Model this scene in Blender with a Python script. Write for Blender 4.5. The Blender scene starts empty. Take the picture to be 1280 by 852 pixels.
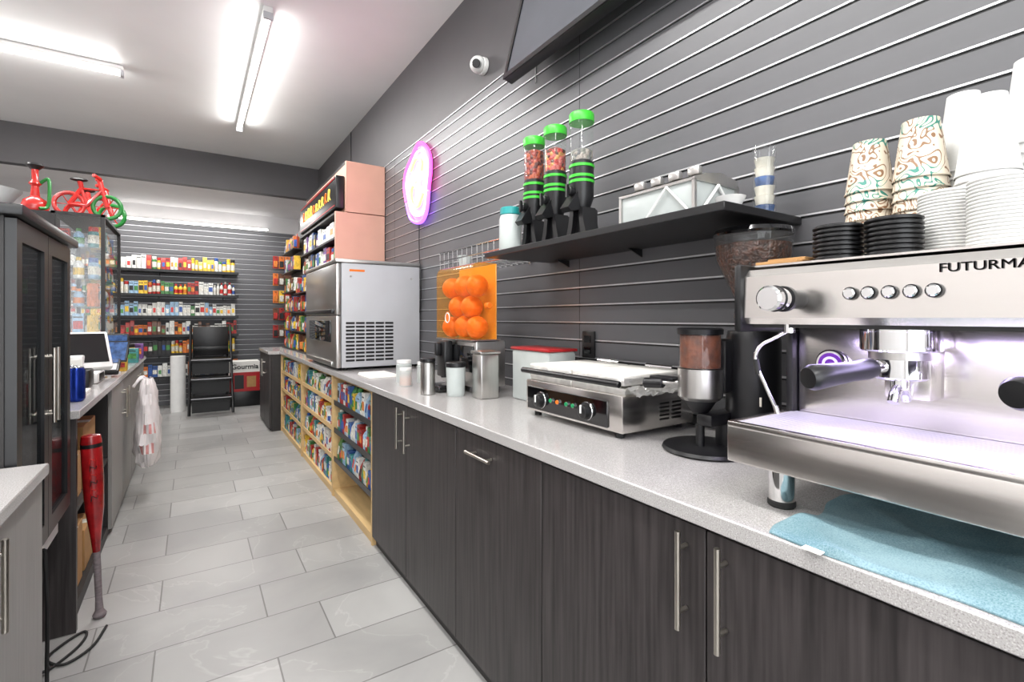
import bpy,bmesh,math,random
from mathutils import Vector,Matrix
random.seed(7)
S=bpy.context.scene; COL=S.collection
try: S.view_settings.view_transform='Standard'
except Exception: pass

def c(r,g,b):
    f=lambda v:(v/255/12.92) if v/255<=.04045 else ((v/255+.055)/1.055)**2.4
    return (f(r),f(g),f(b))
def mat(name,col,rough=.5,metal=0,var=.08,scale=20,stretch=(1,1,1),bump=0,emit=0,alpha=1,coat=0,objcol=False,rvar=0,det=4,spec=.5):
    m=bpy.data.materials.new(name); m.use_nodes=True; nt=m.node_tree; N=nt.nodes; L=nt.links
    p=N['Principled BSDF']
    tc=N.new('ShaderNodeTexCoord'); mp=N.new('ShaderNodeMapping'); mp.inputs['Scale'].default_value=stretch
    nz=N.new('ShaderNodeTexNoise'); nz.inputs['Scale'].default_value=scale; nz.inputs['Detail'].default_value=det
    L.new(tc.outputs['Object'],mp.inputs[0]); L.new(mp.outputs[0],nz.inputs['Vector'])
    mr=N.new('ShaderNodeMapRange'); mr.inputs[1].default_value=.3; mr.inputs[2].default_value=.7
    mr.inputs[3].default_value=1-var; mr.inputs[4].default_value=1+var
    L.new(nz.outputs[0],mr.inputs[0])
    mx=N.new('ShaderNodeVectorMath'); mx.operation='SCALE'
    if objcol:
        oi=N.new('ShaderNodeObjectInfo'); L.new(oi.outputs['Color'],mx.inputs[0])
    else: mx.inputs[0].default_value=col
    L.new(mr.outputs[0],mx.inputs['Scale']); L.new(mx.outputs[0],p.inputs['Base Color'])
    p.inputs['Roughness'].default_value=rough; p.inputs['Metallic'].default_value=metal
    p.inputs['Specular IOR Level'].default_value=spec
    if rvar:
        r2=N.new('ShaderNodeMapRange'); r2.inputs[1].default_value=.3; r2.inputs[2].default_value=.7
        r2.inputs[3].default_value=max(0,rough-rvar); r2.inputs[4].default_value=rough+rvar
        L.new(nz.outputs[0],r2.inputs[0]); L.new(r2.outputs[0],p.inputs['Roughness'])
    if bump:
        b=N.new('ShaderNodeBump'); b.inputs['Strength'].default_value=bump; b.inputs['Distance'].default_value=.01
        L.new(nz.outputs[0],b.inputs['Height']); L.new(b.outputs[0],p.inputs['Normal'])
    if emit:
        p.inputs['Emission Color'].default_value=(*col,1); p.inputs['Emission Strength'].default_value=emit
    if alpha<1: p.inputs['Alpha'].default_value=alpha
    if coat: p.inputs['Coat Weight'].default_value=coat
    return m
def clear(name,tint,refl=.35,body=.0,bodycol=(.8,.8,.8)):
    m=mat(name,bodycol,.3,var=.15,scale=30); nt=m.node_tree; N=nt.nodes; L=nt.links
    p=N['Principled BSDF']; out=N['Material Output']
    tr=N.new('ShaderNodeBsdfTransparent'); tr.inputs[0].default_value=(*tint,1)
    m0=N.new('ShaderNodeMixShader'); m0.inputs[0].default_value=body; L.new(tr.outputs[0],m0.inputs[1]); L.new(p.outputs[0],m0.inputs[2])
    gl=N.new('ShaderNodeBsdfGlossy'); gl.inputs['Roughness'].default_value=.04
    lw=N.new('ShaderNodeLayerWeight'); lw.inputs[0].default_value=.3
    pw=N.new('ShaderNodeMath'); pw.operation='POWER'; pw.inputs[1].default_value=2.5; L.new(lw.outputs['Facing'],pw.inputs[0])
    ma=N.new('ShaderNodeMath'); ma.operation='MULTIPLY_ADD'; ma.inputs[1].default_value=refl; ma.inputs[2].default_value=.035; ma.use_clamp=True
    L.new(pw.outputs[0],ma.inputs[0])
    mx=N.new('ShaderNodeMixShader'); L.new(ma.outputs[0],mx.inputs[0]); L.new(m0.outputs[0],mx.inputs[1]); L.new(gl.outputs[0],mx.inputs[2]); L.new(mx.outputs[0],out.inputs[0])
    return m
WALL=mat('wall_paint_grey',c(90,90,93),.4,var=.05,scale=3,spec=.5)
WALLD=mat('beam_paint_charcoal',c(80,78,80),.5,var=.05,scale=4)
ALU=mat('aluminium_insert',c(205,205,208),.35,.7)
WHITEW=mat('white_wall_paint',c(225,223,223),.6,var=.04,scale=3)
CEIL=mat('ceiling_plaster',c(238,239,238),.45,var=.04,scale=1.1,bump=.12)
DW=mat('dark_woodgrain_laminate',c(54,50,50),.42,var=.45,scale=26,stretch=(3,3,.12),det=6,spec=.35)
DWI=mat('dark_cabinet_carcass',c(34,31,31),.5,var=.2,scale=20)
GD=mat('grey_laminate',c(140,138,135),.4,var=.1,scale=25,stretch=(3,3,.15))
LW=mat('birch_shelf_wood',c(200,168,118),.5,var=.12,scale=12,stretch=(2,.3,2))
STEEL=mat('brushed_stainless_steel',c(218,214,210),.24,1,var=.02,scale=90,stretch=(3,.04,3),rvar=.02)
TRAYM=mat('pale_brushed_tray_steel',c(222,220,226),.38,.45,var=.03,scale=90,stretch=(3,.04,3))
STEELV=mat('satin_stainless_steel',c(200,198,195),.3,1,var=.04,scale=70,stretch=(4,4,.1))
CHROME=mat('polished_chrome',c(225,225,225),.08,1,var=.02)
NICK=mat('brushed_nickel',c(196,190,180),.28,1,var=.04)
BLK=mat('black_plastic',c(20,20,22),.35,var=.15)
BLKG=mat('gloss_black',c(12,12,14),.1,var=.1,coat=.5)
RUB=mat('black_rubber',c(28,28,28),.7,var=.2)
WPL=mat('white_plastic',c(228,228,226),.35,var=.03)
FOAM=mat('white_foam',c(222,222,220),.6,var=.02,scale=200)
GREYP=mat('light_grey_enamel',c(186,187,191),.4,var=.03,scale=6)
GREEN=mat('green_plastic',c(60,190,50),.35,var=.06)
GREEND=mat('dark_green_enamel',c(30,120,50),.35,var=.06)
RED=mat('red_plastic',c(165,28,32),.35,var=.08)
REDG=mat('red_gloss_enamel',c(200,40,34),.25,var=.12,coat=.5)
BATR=mat('dark_red_bat_finish',c(150,22,26),.25,var=.35,scale=22,coat=.5)
CLEAR=clear('clear_acrylic',(.95,.96,.96),.4,.03)
GLASS=clear('dark_glass',(.66,.69,.71),.4,.05,(.2,.22,.23))
FROST=mat('frosted_plastic',c(215,222,220),.3,var=.03,alpha=.6)
AMBER=clear('amber_acrylic',(1,.88,.58),.5,.10,c(255,175,60))
AMBERB=mat('amber_back_panel',c(232,160,70),.3,var=.1,scale=5)
ORANGE=mat('orange_peel',c(238,104,20),.38,var=.14,scale=60,bump=.3)
PEACH=mat('peach_painted_panel',c(208,162,142),.5,var=.04,scale=5)
BEANS=mat('roasted_coffee_beans',c(66,36,20),.3,var=.75,scale=95,bump=1.0,det=1)
GROUND=mat('ground_coffee',c(104,50,20),.6,var=.45,scale=60,bump=.4)
CARD=mat('brown_cardboard',c(172,130,82),.8,var=.1,scale=15)
TEALP=mat('teal_plastic',c(40,150,150),.4)
FOIL=mat('crinkled_aluminium_foil',c(232,230,226),.3,.7,var=.1,scale=40,bump=.5)
TUBE=mat('fluorescent_tube_glow',(1,.98,.96),.4,emit=9)
NPINK=mat('pink_neon',(1,.07,.5),.4,emit=2.6)
NPUR=mat('purple_neon',(.3,.1,1),.4,emit=3)
NGLOW=mat('painted_pink_glow',(.9,.32,.62),.4,emit=.32,var=.3,scale=9)
NYEL=mat('yellow_neon',(1,.6,.1),.4,emit=1.6)
NWHT=mat('white_pink_neon',(1,.7,.9),.4,emit=2)
SCRN=mat('dim_screen',c(84,86,92),.15,var=.1,scale=2)
BLUES=mat('blue_screen',c(60,90,140),.2,var=.6,scale=30)
BLUE=mat('blue_can_metal',c(22,50,140),.25,.7,var=.1)
BAGP=mat('thin_white_plastic_bag',c(246,240,240),.22,var=.06,scale=12,bump=.6,alpha=.86)
BAGR=mat('faint_red_bag_print',c(228,160,158),.25,var=.2,scale=30,alpha=.9)
PACK=mat('printed_pack',(1,1,1),.4,var=.35,scale=5,objcol=True)
LAB=mat('white_printed_label',c(215,210,196),.5,var=.45,scale=9)
PAPER=mat('white_paper',c(232,230,224),.7,var=.03)
YEL=mat('yellow_print',(1,.72,.08),.5,emit=.9)
ORL=mat('amber_indicator',c(240,120,30),.4)
GLED=mat('green_switch',c(20,130,80),.3,emit=.15)
PURP=mat('painted_purple_reflection',c(120,60,170),.15,.6)  # purple reflection put into the colour of the dial face

def special(name,rough):
    m=bpy.data.materials.new(name); m.use_nodes=True; nt=m.node_tree
    p=nt.nodes['Principled BSDF']; p.inputs['Roughness'].default_value=rough
    return m,nt.nodes,nt.links,p
PLAB,N,L,p=special('coloured_pack_label',.45)
oi=N.new('ShaderNodeObjectInfo'); cr=N.new('ShaderNodeValToRGB'); cr.color_ramp.interpolation='CONSTANT'
LC=[(228,224,214),(235,195,55),(35,33,34),(200,50,45),(225,222,212),(70,140,70),(50,90,165),(225,130,50)]
for i,k in enumerate(LC):
    if i==0: el=cr.color_ramp.elements[0]
    elif i==1: el=cr.color_ramp.elements[1]; el.position=1/len(LC)
    else: el=cr.color_ramp.elements.new(i/len(LC))
    el.color=(*c(*k),1)
L.new(oi.outputs['Random'],cr.inputs[0])
tc=N.new('ShaderNodeTexCoord'); nz=N.new('ShaderNodeTexNoise'); nz.inputs['Scale'].default_value=6; L.new(tc.outputs['Object'],nz.inputs['Vector'])
mr=N.new('ShaderNodeMapRange'); mr.inputs[1].default_value=.35; mr.inputs[2].default_value=.65; mr.inputs[3].default_value=.5; mr.inputs[4].default_value=1.2; L.new(nz.outputs[0],mr.inputs[0])
sc=N.new('ShaderNodeVectorMath'); sc.operation='SCALE'; L.new(cr.outputs[0],sc.inputs[0]); L.new(mr.outputs[0],sc.inputs['Scale']); L.new(sc.outputs[0],p.inputs['Base Color'])

FLOOR,N,L,p=special('grey_porcelain_tile',.35)
tc=N.new('ShaderNodeTexCoord'); mp=N.new('ShaderNodeMapping'); mp.inputs['Location'].default_value=(.12,.07,0)
br=N.new('ShaderNodeTexBrick'); br.offset=.35; br.inputs['Scale'].default_value=1
br.inputs['Brick Width'].default_value=.61; br.inputs['Row Height'].default_value=.305; br.inputs['Mortar Size'].default_value=.0035; br.inputs['Mortar Smooth'].default_value=.4
br.inputs['Color1'].default_value=(*c(150,149,147),1); br.inputs['Color2'].default_value=(*c(168,167,165),1); br.inputs['Mortar'].default_value=(*c(112,110,108),1)
L.new(tc.outputs['Object'],mp.inputs[0]); L.new(mp.outputs[0],br.inputs['Vector'])
nz=N.new('ShaderNodeTexNoise'); nz.inputs['Scale'].default_value=1.5; nz.inputs['Detail'].default_value=7; nz.inputs['Distortion'].default_value=.6
L.new(tc.outputs['Object'],nz.inputs['Vector'])
cr=N.new('ShaderNodeValToRGB'); e=cr.color_ramp.elements
e[0].position=.35; e[0].color=(.82,.82,.83,1); e[1].position=.65; e[1].color=(1.04,1.04,1.04,1)
v=cr.color_ramp.elements.new(.5); v.color=(.94,.94,.94,1); v=cr.color_ramp.elements.new(.505); v.color=(1.12,1.12,1.12,1); v=cr.color_ramp.elements.new(.510); v.color=(.95,.95,.95,1)
L.new(nz.outputs[0],cr.inputs[0])
mx=N.new('ShaderNodeMix'); mx.data_type='RGBA'; mx.blend_type='MULTIPLY'; mx.inputs[0].default_value=1
L.new(br.outputs['Color'],mx.inputs[6]); L.new(cr.outputs[0],mx.inputs[7]); L.new(mx.outputs[2],p.inputs['Base Color'])
bp=N.new('ShaderNodeBump'); bp.inputs['Strength'].default_value=.3; bp.inputs['Distance'].default_value=.002; bp.invert=True
L.new(br.outputs['Fac'],bp.inputs['Height']); L.new(bp.outputs[0],p.inputs['Normal'])
QUARTZ,N,L,p=special('speckled_grey_quartz',.16)
tc=N.new('ShaderNodeTexCoord'); vo=N.new('ShaderNodeTexNoise'); vo.inputs['Scale'].default_value=420; vo.inputs['Detail'].default_value=2
L.new(tc.outputs['Object'],vo.inputs['Vector'])
cr=N.new('ShaderNodeValToRGB'); e=cr.color_ramp.elements; e[0].position=.33; e[0].color=(*c(142,138,137),1); e[1].position=.68; e[1].color=(*c(202,200,198),1)
v=cr.color_ramp.elements.new(.42); v.color=(*c(169,166,165),1); v=cr.color_ramp.elements.new(.6); v.color=(*c(176,174,172),1)
L.new(vo.outputs[0],cr.inputs[0]); L.new(cr.outputs[0],p.inputs['Base Color'])
TOWEL,N,L,p=special('pale_teal_terry_towel',.95)
tc=N.new('ShaderNodeTexCoord'); n1=N.new('ShaderNodeTexNoise'); n1.inputs['Scale'].default_value=420
n2=N.new('ShaderNodeTexNoise'); n2.inputs['Scale'].default_value=7
L.new(tc.outputs['Object'],n1.inputs['Vector']); L.new(tc.outputs['Object'],n2.inputs['Vector'])
ad=N.new('ShaderNodeMath'); ad.operation='ADD'; L.new(n1.outputs[0],ad.inputs[0]); L.new(n2.outputs[0],ad.inputs[1])
cr=N.new('ShaderNodeValToRGB'); e=cr.color_ramp.elements; e[0].position=.65; e[0].color=(*c(94,128,138),1); e[1].position=1.; e[1].color=(*c(134,162,170),1)
h=N.new('ShaderNodeMath'); h.operation='MULTIPLY'; h.inputs[1].default_value=.85; L.new(ad.outputs[0],h.inputs[0]); L.new(h.outputs[0],cr.inputs[0]); L.new(cr.outputs[0],p.inputs['Base Color'])
bp=N.new('ShaderNodeBump'); bp.inputs['Strength'].default_value=.4; bp.inputs['Distance'].default_value=.002; L.new(n1.outputs[0],bp.inputs['Height']); L.new(bp.outputs[0],p.inputs['Normal'])
PCUP,N,L,p=special('printed_paper_cup',.5)
tc=N.new('ShaderNodeTexCoord'); nz=N.new('ShaderNodeTexNoise'); nz.inputs['Scale'].default_value=26; nz.inputs['Detail'].default_value=0; nz.inputs['Distortion'].default_value=1.6
L.new(tc.outputs['Object'],nz.inputs['Vector'])
m1=N.new('ShaderNodeMath'); m1.operation='MULTIPLY'; m1.inputs[1].default_value=5; L.new(nz.outputs[0],m1.inputs[0])
m2=N.new('ShaderNodeMath'); m2.operation='FRACT'; L.new(m1.outputs[0],m2.inputs[0])
cr=N.new('ShaderNodeValToRGB'); cr.color_ramp.interpolation='CONSTANT'; e=cr.color_ramp.elements; e[0].position=0; e[0].color=(0,0,0,1); e[1].position=.70; e[1].color=(1,1,1,1)
L.new(m2.outputs[0],cr.inputs[0])
n2=N.new('ShaderNodeTexNoise'); n2.inputs['Scale'].default_value=12; n2.inputs['Detail'].default_value=0; L.new(tc.outputs['Object'],n2.inputs['Vector'])
g=N.new('ShaderNodeValToRGB'); g.color_ramp.interpolation='CONSTANT'; e=g.color_ramp.elements; e[0].color=(*c(128,94,66),1); e[1].position=.55; e[1].color=(*c(48,124,110),1)
L.new(n2.outputs[0],g.inputs[0])
mx=N.new('ShaderNodeMix'); mx.data_type='RGBA'; L.new(cr.outputs[0],mx.inputs[0]); mx.inputs[6].default_value=(*c(210,200,182),1); L.new(g.outputs[0],mx.inputs[7])
L.new(mx.outputs[2],p.inputs['Base Color'])
def candy(name,cols):
    m,N,L,p=special(name,.35); tc=N.new('ShaderNodeTexCoord'); vo=N.new('ShaderNodeTexVoronoi'); vo.inputs['Scale'].default_value=75
    L.new(tc.outputs['Object'],vo.inputs['Vector']); cr=N.new('ShaderNodeValToRGB'); cr.color_ramp.interpolation='CONSTANT'
    sx=N.new('ShaderNodeSeparateColor'); L.new(vo.outputs['Color'],sx.inputs[0]); L.new(sx.outputs[0],cr.inputs[0])
    cr.color_ramp.elements.remove(cr.color_ramp.elements[1])
    for i,k in enumerate(cols):
        el=cr.color_ramp.elements[0] if i==0 else cr.color_ramp.elements.new(i/len(cols))
        el.color=(*c(*k),1)
    L.new(cr.outputs[0],p.inputs['Base Color']); bp=N.new('ShaderNodeBump'); bp.invert=True; bp.inputs['Distance'].default_value=.006
    L.new(vo.outputs['Distance'],bp.inputs['Height']); L.new(bp.outputs[0],p.inputs['Normal']); return m
CAN1=candy('red_nut_candies',[(150,40,25),(90,30,20),(180,80,40)])
CAN2=candy('mixed_candies',[(180,50,40),(200,140,70),(90,50,30),(190,90,80)])
CAN3=candy('pale_grains',[(130,130,120),(100,100,100),(160,150,140)])

class B:
    def __init__(s): s.v=[]; s.f=[]; s.mi=[]; s.mats=[]
    def add(s,vs,fs,m):
        if m not in s.mats: s.mats.append(m)
        k=s.mats.index(m); o=len(s.v)
        s.v+= [tuple(x) for x in vs]; s.f+=[tuple(i+o for i in f) for f in fs]; s.mi+=[k]*len(fs); return s
    def box(s,x0,x1,y0,y1,z0,z1,m,bev=0,seg=2,M=None):
        x0,x1=sorted((x0,x1));y0,y1=sorted((y0,y1));z0,z1=sorted((z0,z1))
        if not bev:
            vs=[Vector((x,y,z)) for x in(x0,x1) for y in(y0,y1) for z in(z0,z1)]
            fs=[(0,1,3,2),(4,6,7,5),(0,4,5,1),(2,3,7,6),(0,2,6,4),(1,5,7,3)]
        else:
            bm=bmesh.new(); bmesh.ops.create_cube(bm,size=1)
            bmesh.ops.scale(bm,vec=(x1-x0,y1-y0,z1-z0),verts=bm.verts)
            bmesh.ops.translate(bm,vec=((x0+x1)/2,(y0+y1)/2,(z0+z1)/2),verts=bm.verts)
            bmesh.ops.bevel(bm,geom=list(bm.edges),offset=bev,segments=seg,affect='EDGES',profile=.5)
            bm.verts.index_update(); vs=[v.co.copy() for v in bm.verts]; fs=[[v.index for v in f.verts] for f in bm.faces]; bm.free()
        if M: vs=[M@v for v in vs]
        return s.add(vs,fs,m)
    def lathe(s,o,prof,m,d=(0,0,1),n=28,sx=1,sy=1):
        d=Vector(d).normalized(); q=Vector((0,0,1)).rotation_difference(d).to_matrix(); o=Vector(o)
        vs=[];fs=[];rings=[]
        for r,z in prof:
            if r<1e-6: rings.append([len(vs)]); vs.append(o+q@Vector((0,0,z)))
            else:
                k=len(vs); rings.append(list(range(k,k+n)))
                vs+=[o+q@Vector((sx*r*math.cos(2*math.pi*i/n),sy*r*math.sin(2*math.pi*i/n),z)) for i in range(n)]
        for a,b in zip(rings,rings[1:]):
            for i in range(n):
                j=(i+1)%n
                if len(a)==1 and len(b)==1: continue
                if len(a)==1: fs.append((a[0],b[j],b[i])) 
                elif len(b)==1: fs.append((a[i],a[j],b[0]))
                else: fs.append((a[i],a[j],b[j],b[i]))
        return s.add(vs,fs,m)
    def cyl(s,p0,p1,r,m,r1=None,n=24,bev=.0):
        p0=Vector(p0);p1=Vector(p1);h=(p1-p0).length;r1=r if r1 is None else r1
        pr=[(0,0),(r-bev,0),(r,bev),(r1,h-bev),(r1-bev,h),(0,h)] if bev else [(0,0),(r,0),(r1,h),(0,h)]
        return s.lathe(p0,pr,m,p1-p0,n)
    def tube(s,pts,r,m,n=10,closed=False):
        P=[Vector(p) for p in pts]; vs=[];fs=[];K=len(P)
        up=None
        for i in range(K):
            if closed: t=(P[(i+1)%K]-P[i-1])
            else: t=P[min(i+1,K-1)]-P[max(i-1,0)]
            t.normalize()
            if up is None: up=t.orthogonal().normalized()
            up=(up-t*up.dot(t)).normalized(); w=t.cross(up)
            vs+=[P[i]+(up*math.cos(2*math.pi*j/n)+w*math.sin(2*math.pi*j/n))*r for j in range(n)]
        for i in range(K if closed else K-1):
            a=i*n;b=((i+1)%K)*n
            for j in range(n): fs.append((a+j,a+(j+1)%n,b+(j+1)%n,b+j))
        if not closed: fs.append(tuple(reversed(range(n)))); fs.append(tuple(range((K-1)*n,K*n)))
        return s.add(vs,fs,m)
    def ring(s,o,R,r,m,d=(0,0,1),n=32,k=8,sx=1,sy=1):
        d=Vector(d).normalized(); q=Vector((0,0,1)).rotation_difference(d).to_matrix(); o=Vector(o)
        return s.tube([o+q@Vector((sx*R*math.cos(2*math.pi*i/n),sy*R*math.sin(2*math.pi*i/n),0)) for i in range(n)],r,m,k,True)
    def ball(s,o,r,m,n=20,sc=(1,1,1)):
        h=n//2
        pr=[(math.sin(math.pi*i/h)*r,-math.cos(math.pi*i/h)*r*sc[2]) for i in range(h+1)]
        pr[0]=(0,pr[0][1]);pr[-1]=(0,pr[-1][1])
        return s.lathe(o,pr,m,n=n,sx=sc[0],sy=sc[1])
    def prism(s,pts,vec,m):
        P=[Vector(p) for p in pts];v=Vector(vec);n=len(P)
        vs=P+[p+v for p in P]; fs=[tuple(range(n)),tuple(reversed(range(n,2*n)))]
        fs+=[(i,i+n,(i+1)%n+n,(i+1)%n) for i in range(n)]
        return s.add(vs,fs,m)
    def text(s,t,M,size,m,ext=.0006,align='CENTER',bold=0,sx=1):
        cu=bpy.data.curves.new('t','FONT'); cu.body=t; cu.size=size; cu.extrude=ext; cu.align_x=align; cu.align_y='CENTER'; cu.offset=bold
        ob=bpy.data.objects.new('t',cu); COL.objects.link(ob)
        bpy.context.view_layer.update(); dg=bpy.context.evaluated_depsgraph_get()
        me=bpy.data.meshes.new_from_object(ob.evaluated_get(dg))
        s.add([M@Vector((v.co.x*sx,v.co.y,v.co.z)) for v in me.vertices],[tuple(p.vertices) for p in me.polygons],m)
        bpy.data.objects.remove(ob); bpy.data.meshes.remove(me); return s
    def mesh(s,name,loc):
        me=bpy.data.meshes.new(name); me.from_pydata([(x-loc[0],y-loc[1],z-loc[2]) for x,y,z in s.v],[],s.f)
        for m in s.mats: me.materials.append(m)
        me.polygons.foreach_set('material_index',s.mi)
        bm=bmesh.new(); bm.from_mesh(me); bmesh.ops.recalc_face_normals(bm,faces=bm.faces); bm.to_mesh(me); bm.free()
        me.polygons.foreach_set('use_smooth',[True]*len(me.polygons)); me.set_sharp_from_angle(angle=math.radians(38)); me.update()
        return me
def MX(o): return Matrix(((0,0,-1,o[0]),(-1,0,0,o[1]),(0,1,0,o[2]),(0,0,0,1)))
def MY(o): return Matrix(((1,0,0,o[0]),(0,0,-1,o[1]),(0,1,0,o[2]),(0,0,0,1)))
def bbl(vs):
    xs,ys,zs=zip(*vs); return ((min(xs)+max(xs))/2,(min(ys)+max(ys))/2,min(zs))
class Thing:
    def __init__(s,name,label,cat,group=None): s.n=name;s.l=label;s.c=cat;s.g=group;s.p=[]
    def add(s,name,b,label=None,parent=None): s.p.append((name,b,label,parent)); return len(s.p)-1
    def done(s):
        allv=[v for q in s.p for v in q[1].v]; loc=bbl(allv)
        e=bpy.data.objects.new(s.n,None); e.empty_display_size=.05; e.location=loc; COL.objects.link(e)
        e['label']=s.l;e['category']=s.c
        if s.g: e['group']=s.g
        obs=[]
        for name,b,lab,par in s.p:
            o=bpy.data.objects.new(name,b.mesh(name,loc)); COL.objects.link(o); o.parent=e if par is None else obs[par]
            if lab:o['label']=lab
            obs.append(o)
        s.e=e;s.obs=obs; return e
    def clone(s,off,label=None):
        e=s.e.copy(); e.location=Vector(s.e.location)+Vector(off); COL.objects.link(e); mp={s.e:e}
        if label:e['label']=label
        for o in s.obs:
            k=o.copy(); COL.objects.link(k); k.parent=mp[o.parent]; mp[o]=k
        return e
def solo(name,label,cat,b,group=None,kind=None,loc=None):
    if loc is None: loc=bbl(b.v)
    o=bpy.data.objects.new(name,b.mesh(name,loc)); o.location=loc; COL.objects.link(o)
    if label:o['label']=label
    if cat:o['category']=cat
    if group:o['group']=group
    if kind:o['kind']=kind
    return o
def struct(name,b,label,cat):
    return solo(name,label,cat,b,kind='structure',loc=(0,0,0))

# ---------------- ROOM ----------------
H=3.39; XR=1.5; YB=8.9; XL=-2.8; YF=-2.5; ZS=2.70; P=.08
b=B().box(XL,XR+.12,YF,YB+.12,-.1,0,FLOOR); struct('floor',b,'grey porcelain tile floor in staggered rows','floor')
b=B().box(XL-.1,XR+.12,YF,7.3,H,H+.1,CEIL); b.box(XL-.1,XR+.12,7.42,YB+.12,2.955,3.1,WHITEW)
struct('ceiling',b,'pale plaster shop ceiling with lower rear section','ceiling')
b=B().box(XR+.012,XR+.12,YF,YB+.12,0,H,WALL)
b.box(XR,XR+.012,YF,7.3,ZS,H,WALLD); b.box(XR,XR+.012,7.3,YB,ZS,2.955,WHITEW)
n=int(ZS/P)
for i in range(n+1):
    z0=i*P; z1=min(z0+P,ZS)
    b.box(XR,XR+.012,YF,YB,z0+.004,z1-.010,WALL)
    b.box(XR+.004,XR+.012,YF,YB,z1-.010,z1-.003,BLK)  # black strip put in as a shadow line below each insert
    b.box(XR-.002,XR+.012,YF,YB,z1-.003,z1+.0025,ALU)
for y in (1.73,4.2): b.box(XR-.0008,XR+.01,y-.0012,y+.0012,0,ZS,BLK)
struct('wall_right',b,'grey slatwall with aluminium groove inserts','wall')
b=B().box(XL,XR+.12,YB+.012,YB+.12,0,2.96,WALL); b.box(XL,XR,YB,YB+.012,ZS,2.955,WHITEW)
for i in range(n+1):
    z0=i*P; z1=min(z0+P,ZS)
    b.box(XL,XR-.01,YB,YB+.012,z0+.006,z1-.006,WALL)
    b.box(XL,XR-.01,YB-.0015,YB+.012,z1-.009,z1-.004,ALU)
struct('wall_back',b,'grey slatwall at the end of the shop under a white band','wall')
b=B().box(XL,XR,7.3,7.42,2.955,H,WALLD); struct('wall_beam',b,'charcoal painted header beam across the shop','wall')
b=B().box(XL-.1,XL,YF,YB,0,H,WHITEW); struct('wall_left',b,'plain white painted side wall','wall')
b=B().box(XL,XR,YF-.1,YF,0,.4,WHITEW); b.box(XL,XR,YF-.1,YF,2.9,H,WHITEW); b.box(XL,-2.3,YF-.1,YF,.4,2.9,WHITEW); b.box(1.1,XR,YF-.1,YF,.4,2.9,WHITEW)
struct('wall_front',b,'white front wall with wide opening added for ambient light','wall')
b=B().box(-2.3,1.1,YF-.08,YF-.04,.4,.45,BLK).box(-2.3,1.1,YF-.08,YF-.04,2.85,2.9,BLK)
for x in(-2.3,-1.18,-.05,1.05): b.box(x,x+.05,YF-.08,YF-.04,.45,2.85,BLK)
struct('window_1',b,'unseen black framed window added for ambient light','window')  # unseen opening, added so world light reaches the room

# ---------------- LIGHTS ----------------
def area(loc,sx,sy,pw,col=(1,.985,.965),rot=(0,0,0)):
    l=bpy.data.lights.new('lamp','AREA'); l.shape='RECTANGLE'; l.size=sx; l.size_y=sy; l.energy=pw; l.color=col
    o=bpy.data.objects.new('fluorescent_light',l); o.location=loc; o.rotation_euler=rot; COL.objects.link(o)
UP=.10
def fixture(x,y,Lx,alongY,z=H,pw=70):
    T=Thing('fluorescent_fixture','long white fluorescent strip light fixed to the ceiling','ceiling light',group='fluorescent strip lights on the ceiling')
    h=Lx/2
    if alongY:
        T.add('housing',B().box(x-.03,x+.03,y-h,y+h,z-.04,z-.001,WPL,.006))
        T.add('tube_lamp',B().cyl((x,y-h+.02,z-.062),(x,y+h-.02,z-.062),.018,TUBE,n=12))
        T.add('end_cap',B().box(x-.03,x+.03,y-h,y-h+.02,z-.085,z-.04,GREYP)); T.add('end_cap',B().box(x-.03,x+.03,y+h-.02,y+h,z-.085,z-.04,GREYP))
        T.done(); area((x,y,z-.09),.05,Lx-.1,pw)
        for s_ in(-1,1): area((x+s_*.04,y,z-.08),.03,Lx-.1,pw*UP,rot=(0,math.radians(180+s_*92),0))
    else:
        T.add('housing',B().box(x-h,x+h,y-.03,y+.03,z-.04,z-.001,WPL,.006))
        T.add('tube_lamp',B().cyl((x-h+.02,y,z-.062),(x+h-.02,y,z-.062),.018,TUBE,n=12))
        T.add('end_cap',B().box(x-h,x-h+.02,y-.03,y+.03,z-.085,z-.04,GREYP)); T.add('end_cap',B().box(x+h-.02,x+h,y-.03,y+.03,z-.085,z-.04,GREYP))
        T.done(); area((x,y,z-.09),Lx-.1,.05,pw)
        for s_ in(-1,1): area((x,y+s_*.04,z-.08),Lx-.1,.03,pw*UP,rot=(math.radians(180-s_*92),0,0))
fixture(.43,4.85,2.4,True,pw=58)
fixture(-1.4,5.2,1.85,False,pw=46)
fixture(.2,1.2,2.4,True,pw=54)
fixture(-1.6,1.2,2.4,True,pw=46)
fixture(-.3,-1.2,2.4,False,pw=56)
T=Thing('wall_strip_light','white strip light along the top of the rear wall','wall light')
T.add('housing',B().box(-1.0,1.05,YB-.05,YB-.003,2.70,2.74,WPL,.005)); T.add('tube_lamp',B().cyl((-.98,YB-.07,2.72),(1.03,YB-.07,2.72),.016,TUBE,n=12)); T.done()
area((0,YB-.6,2.80),2,.05,42,rot=(math.radians(-4),0,0)); 
w=bpy.data.worlds.new('World'); S.world=w; w.use_nodes=True
w.node_tree.nodes['Background'].inputs[0].default_value=(.94,.97,1,1); w.node_tree.nodes['Background'].inputs[1].default_value=5.0

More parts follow.
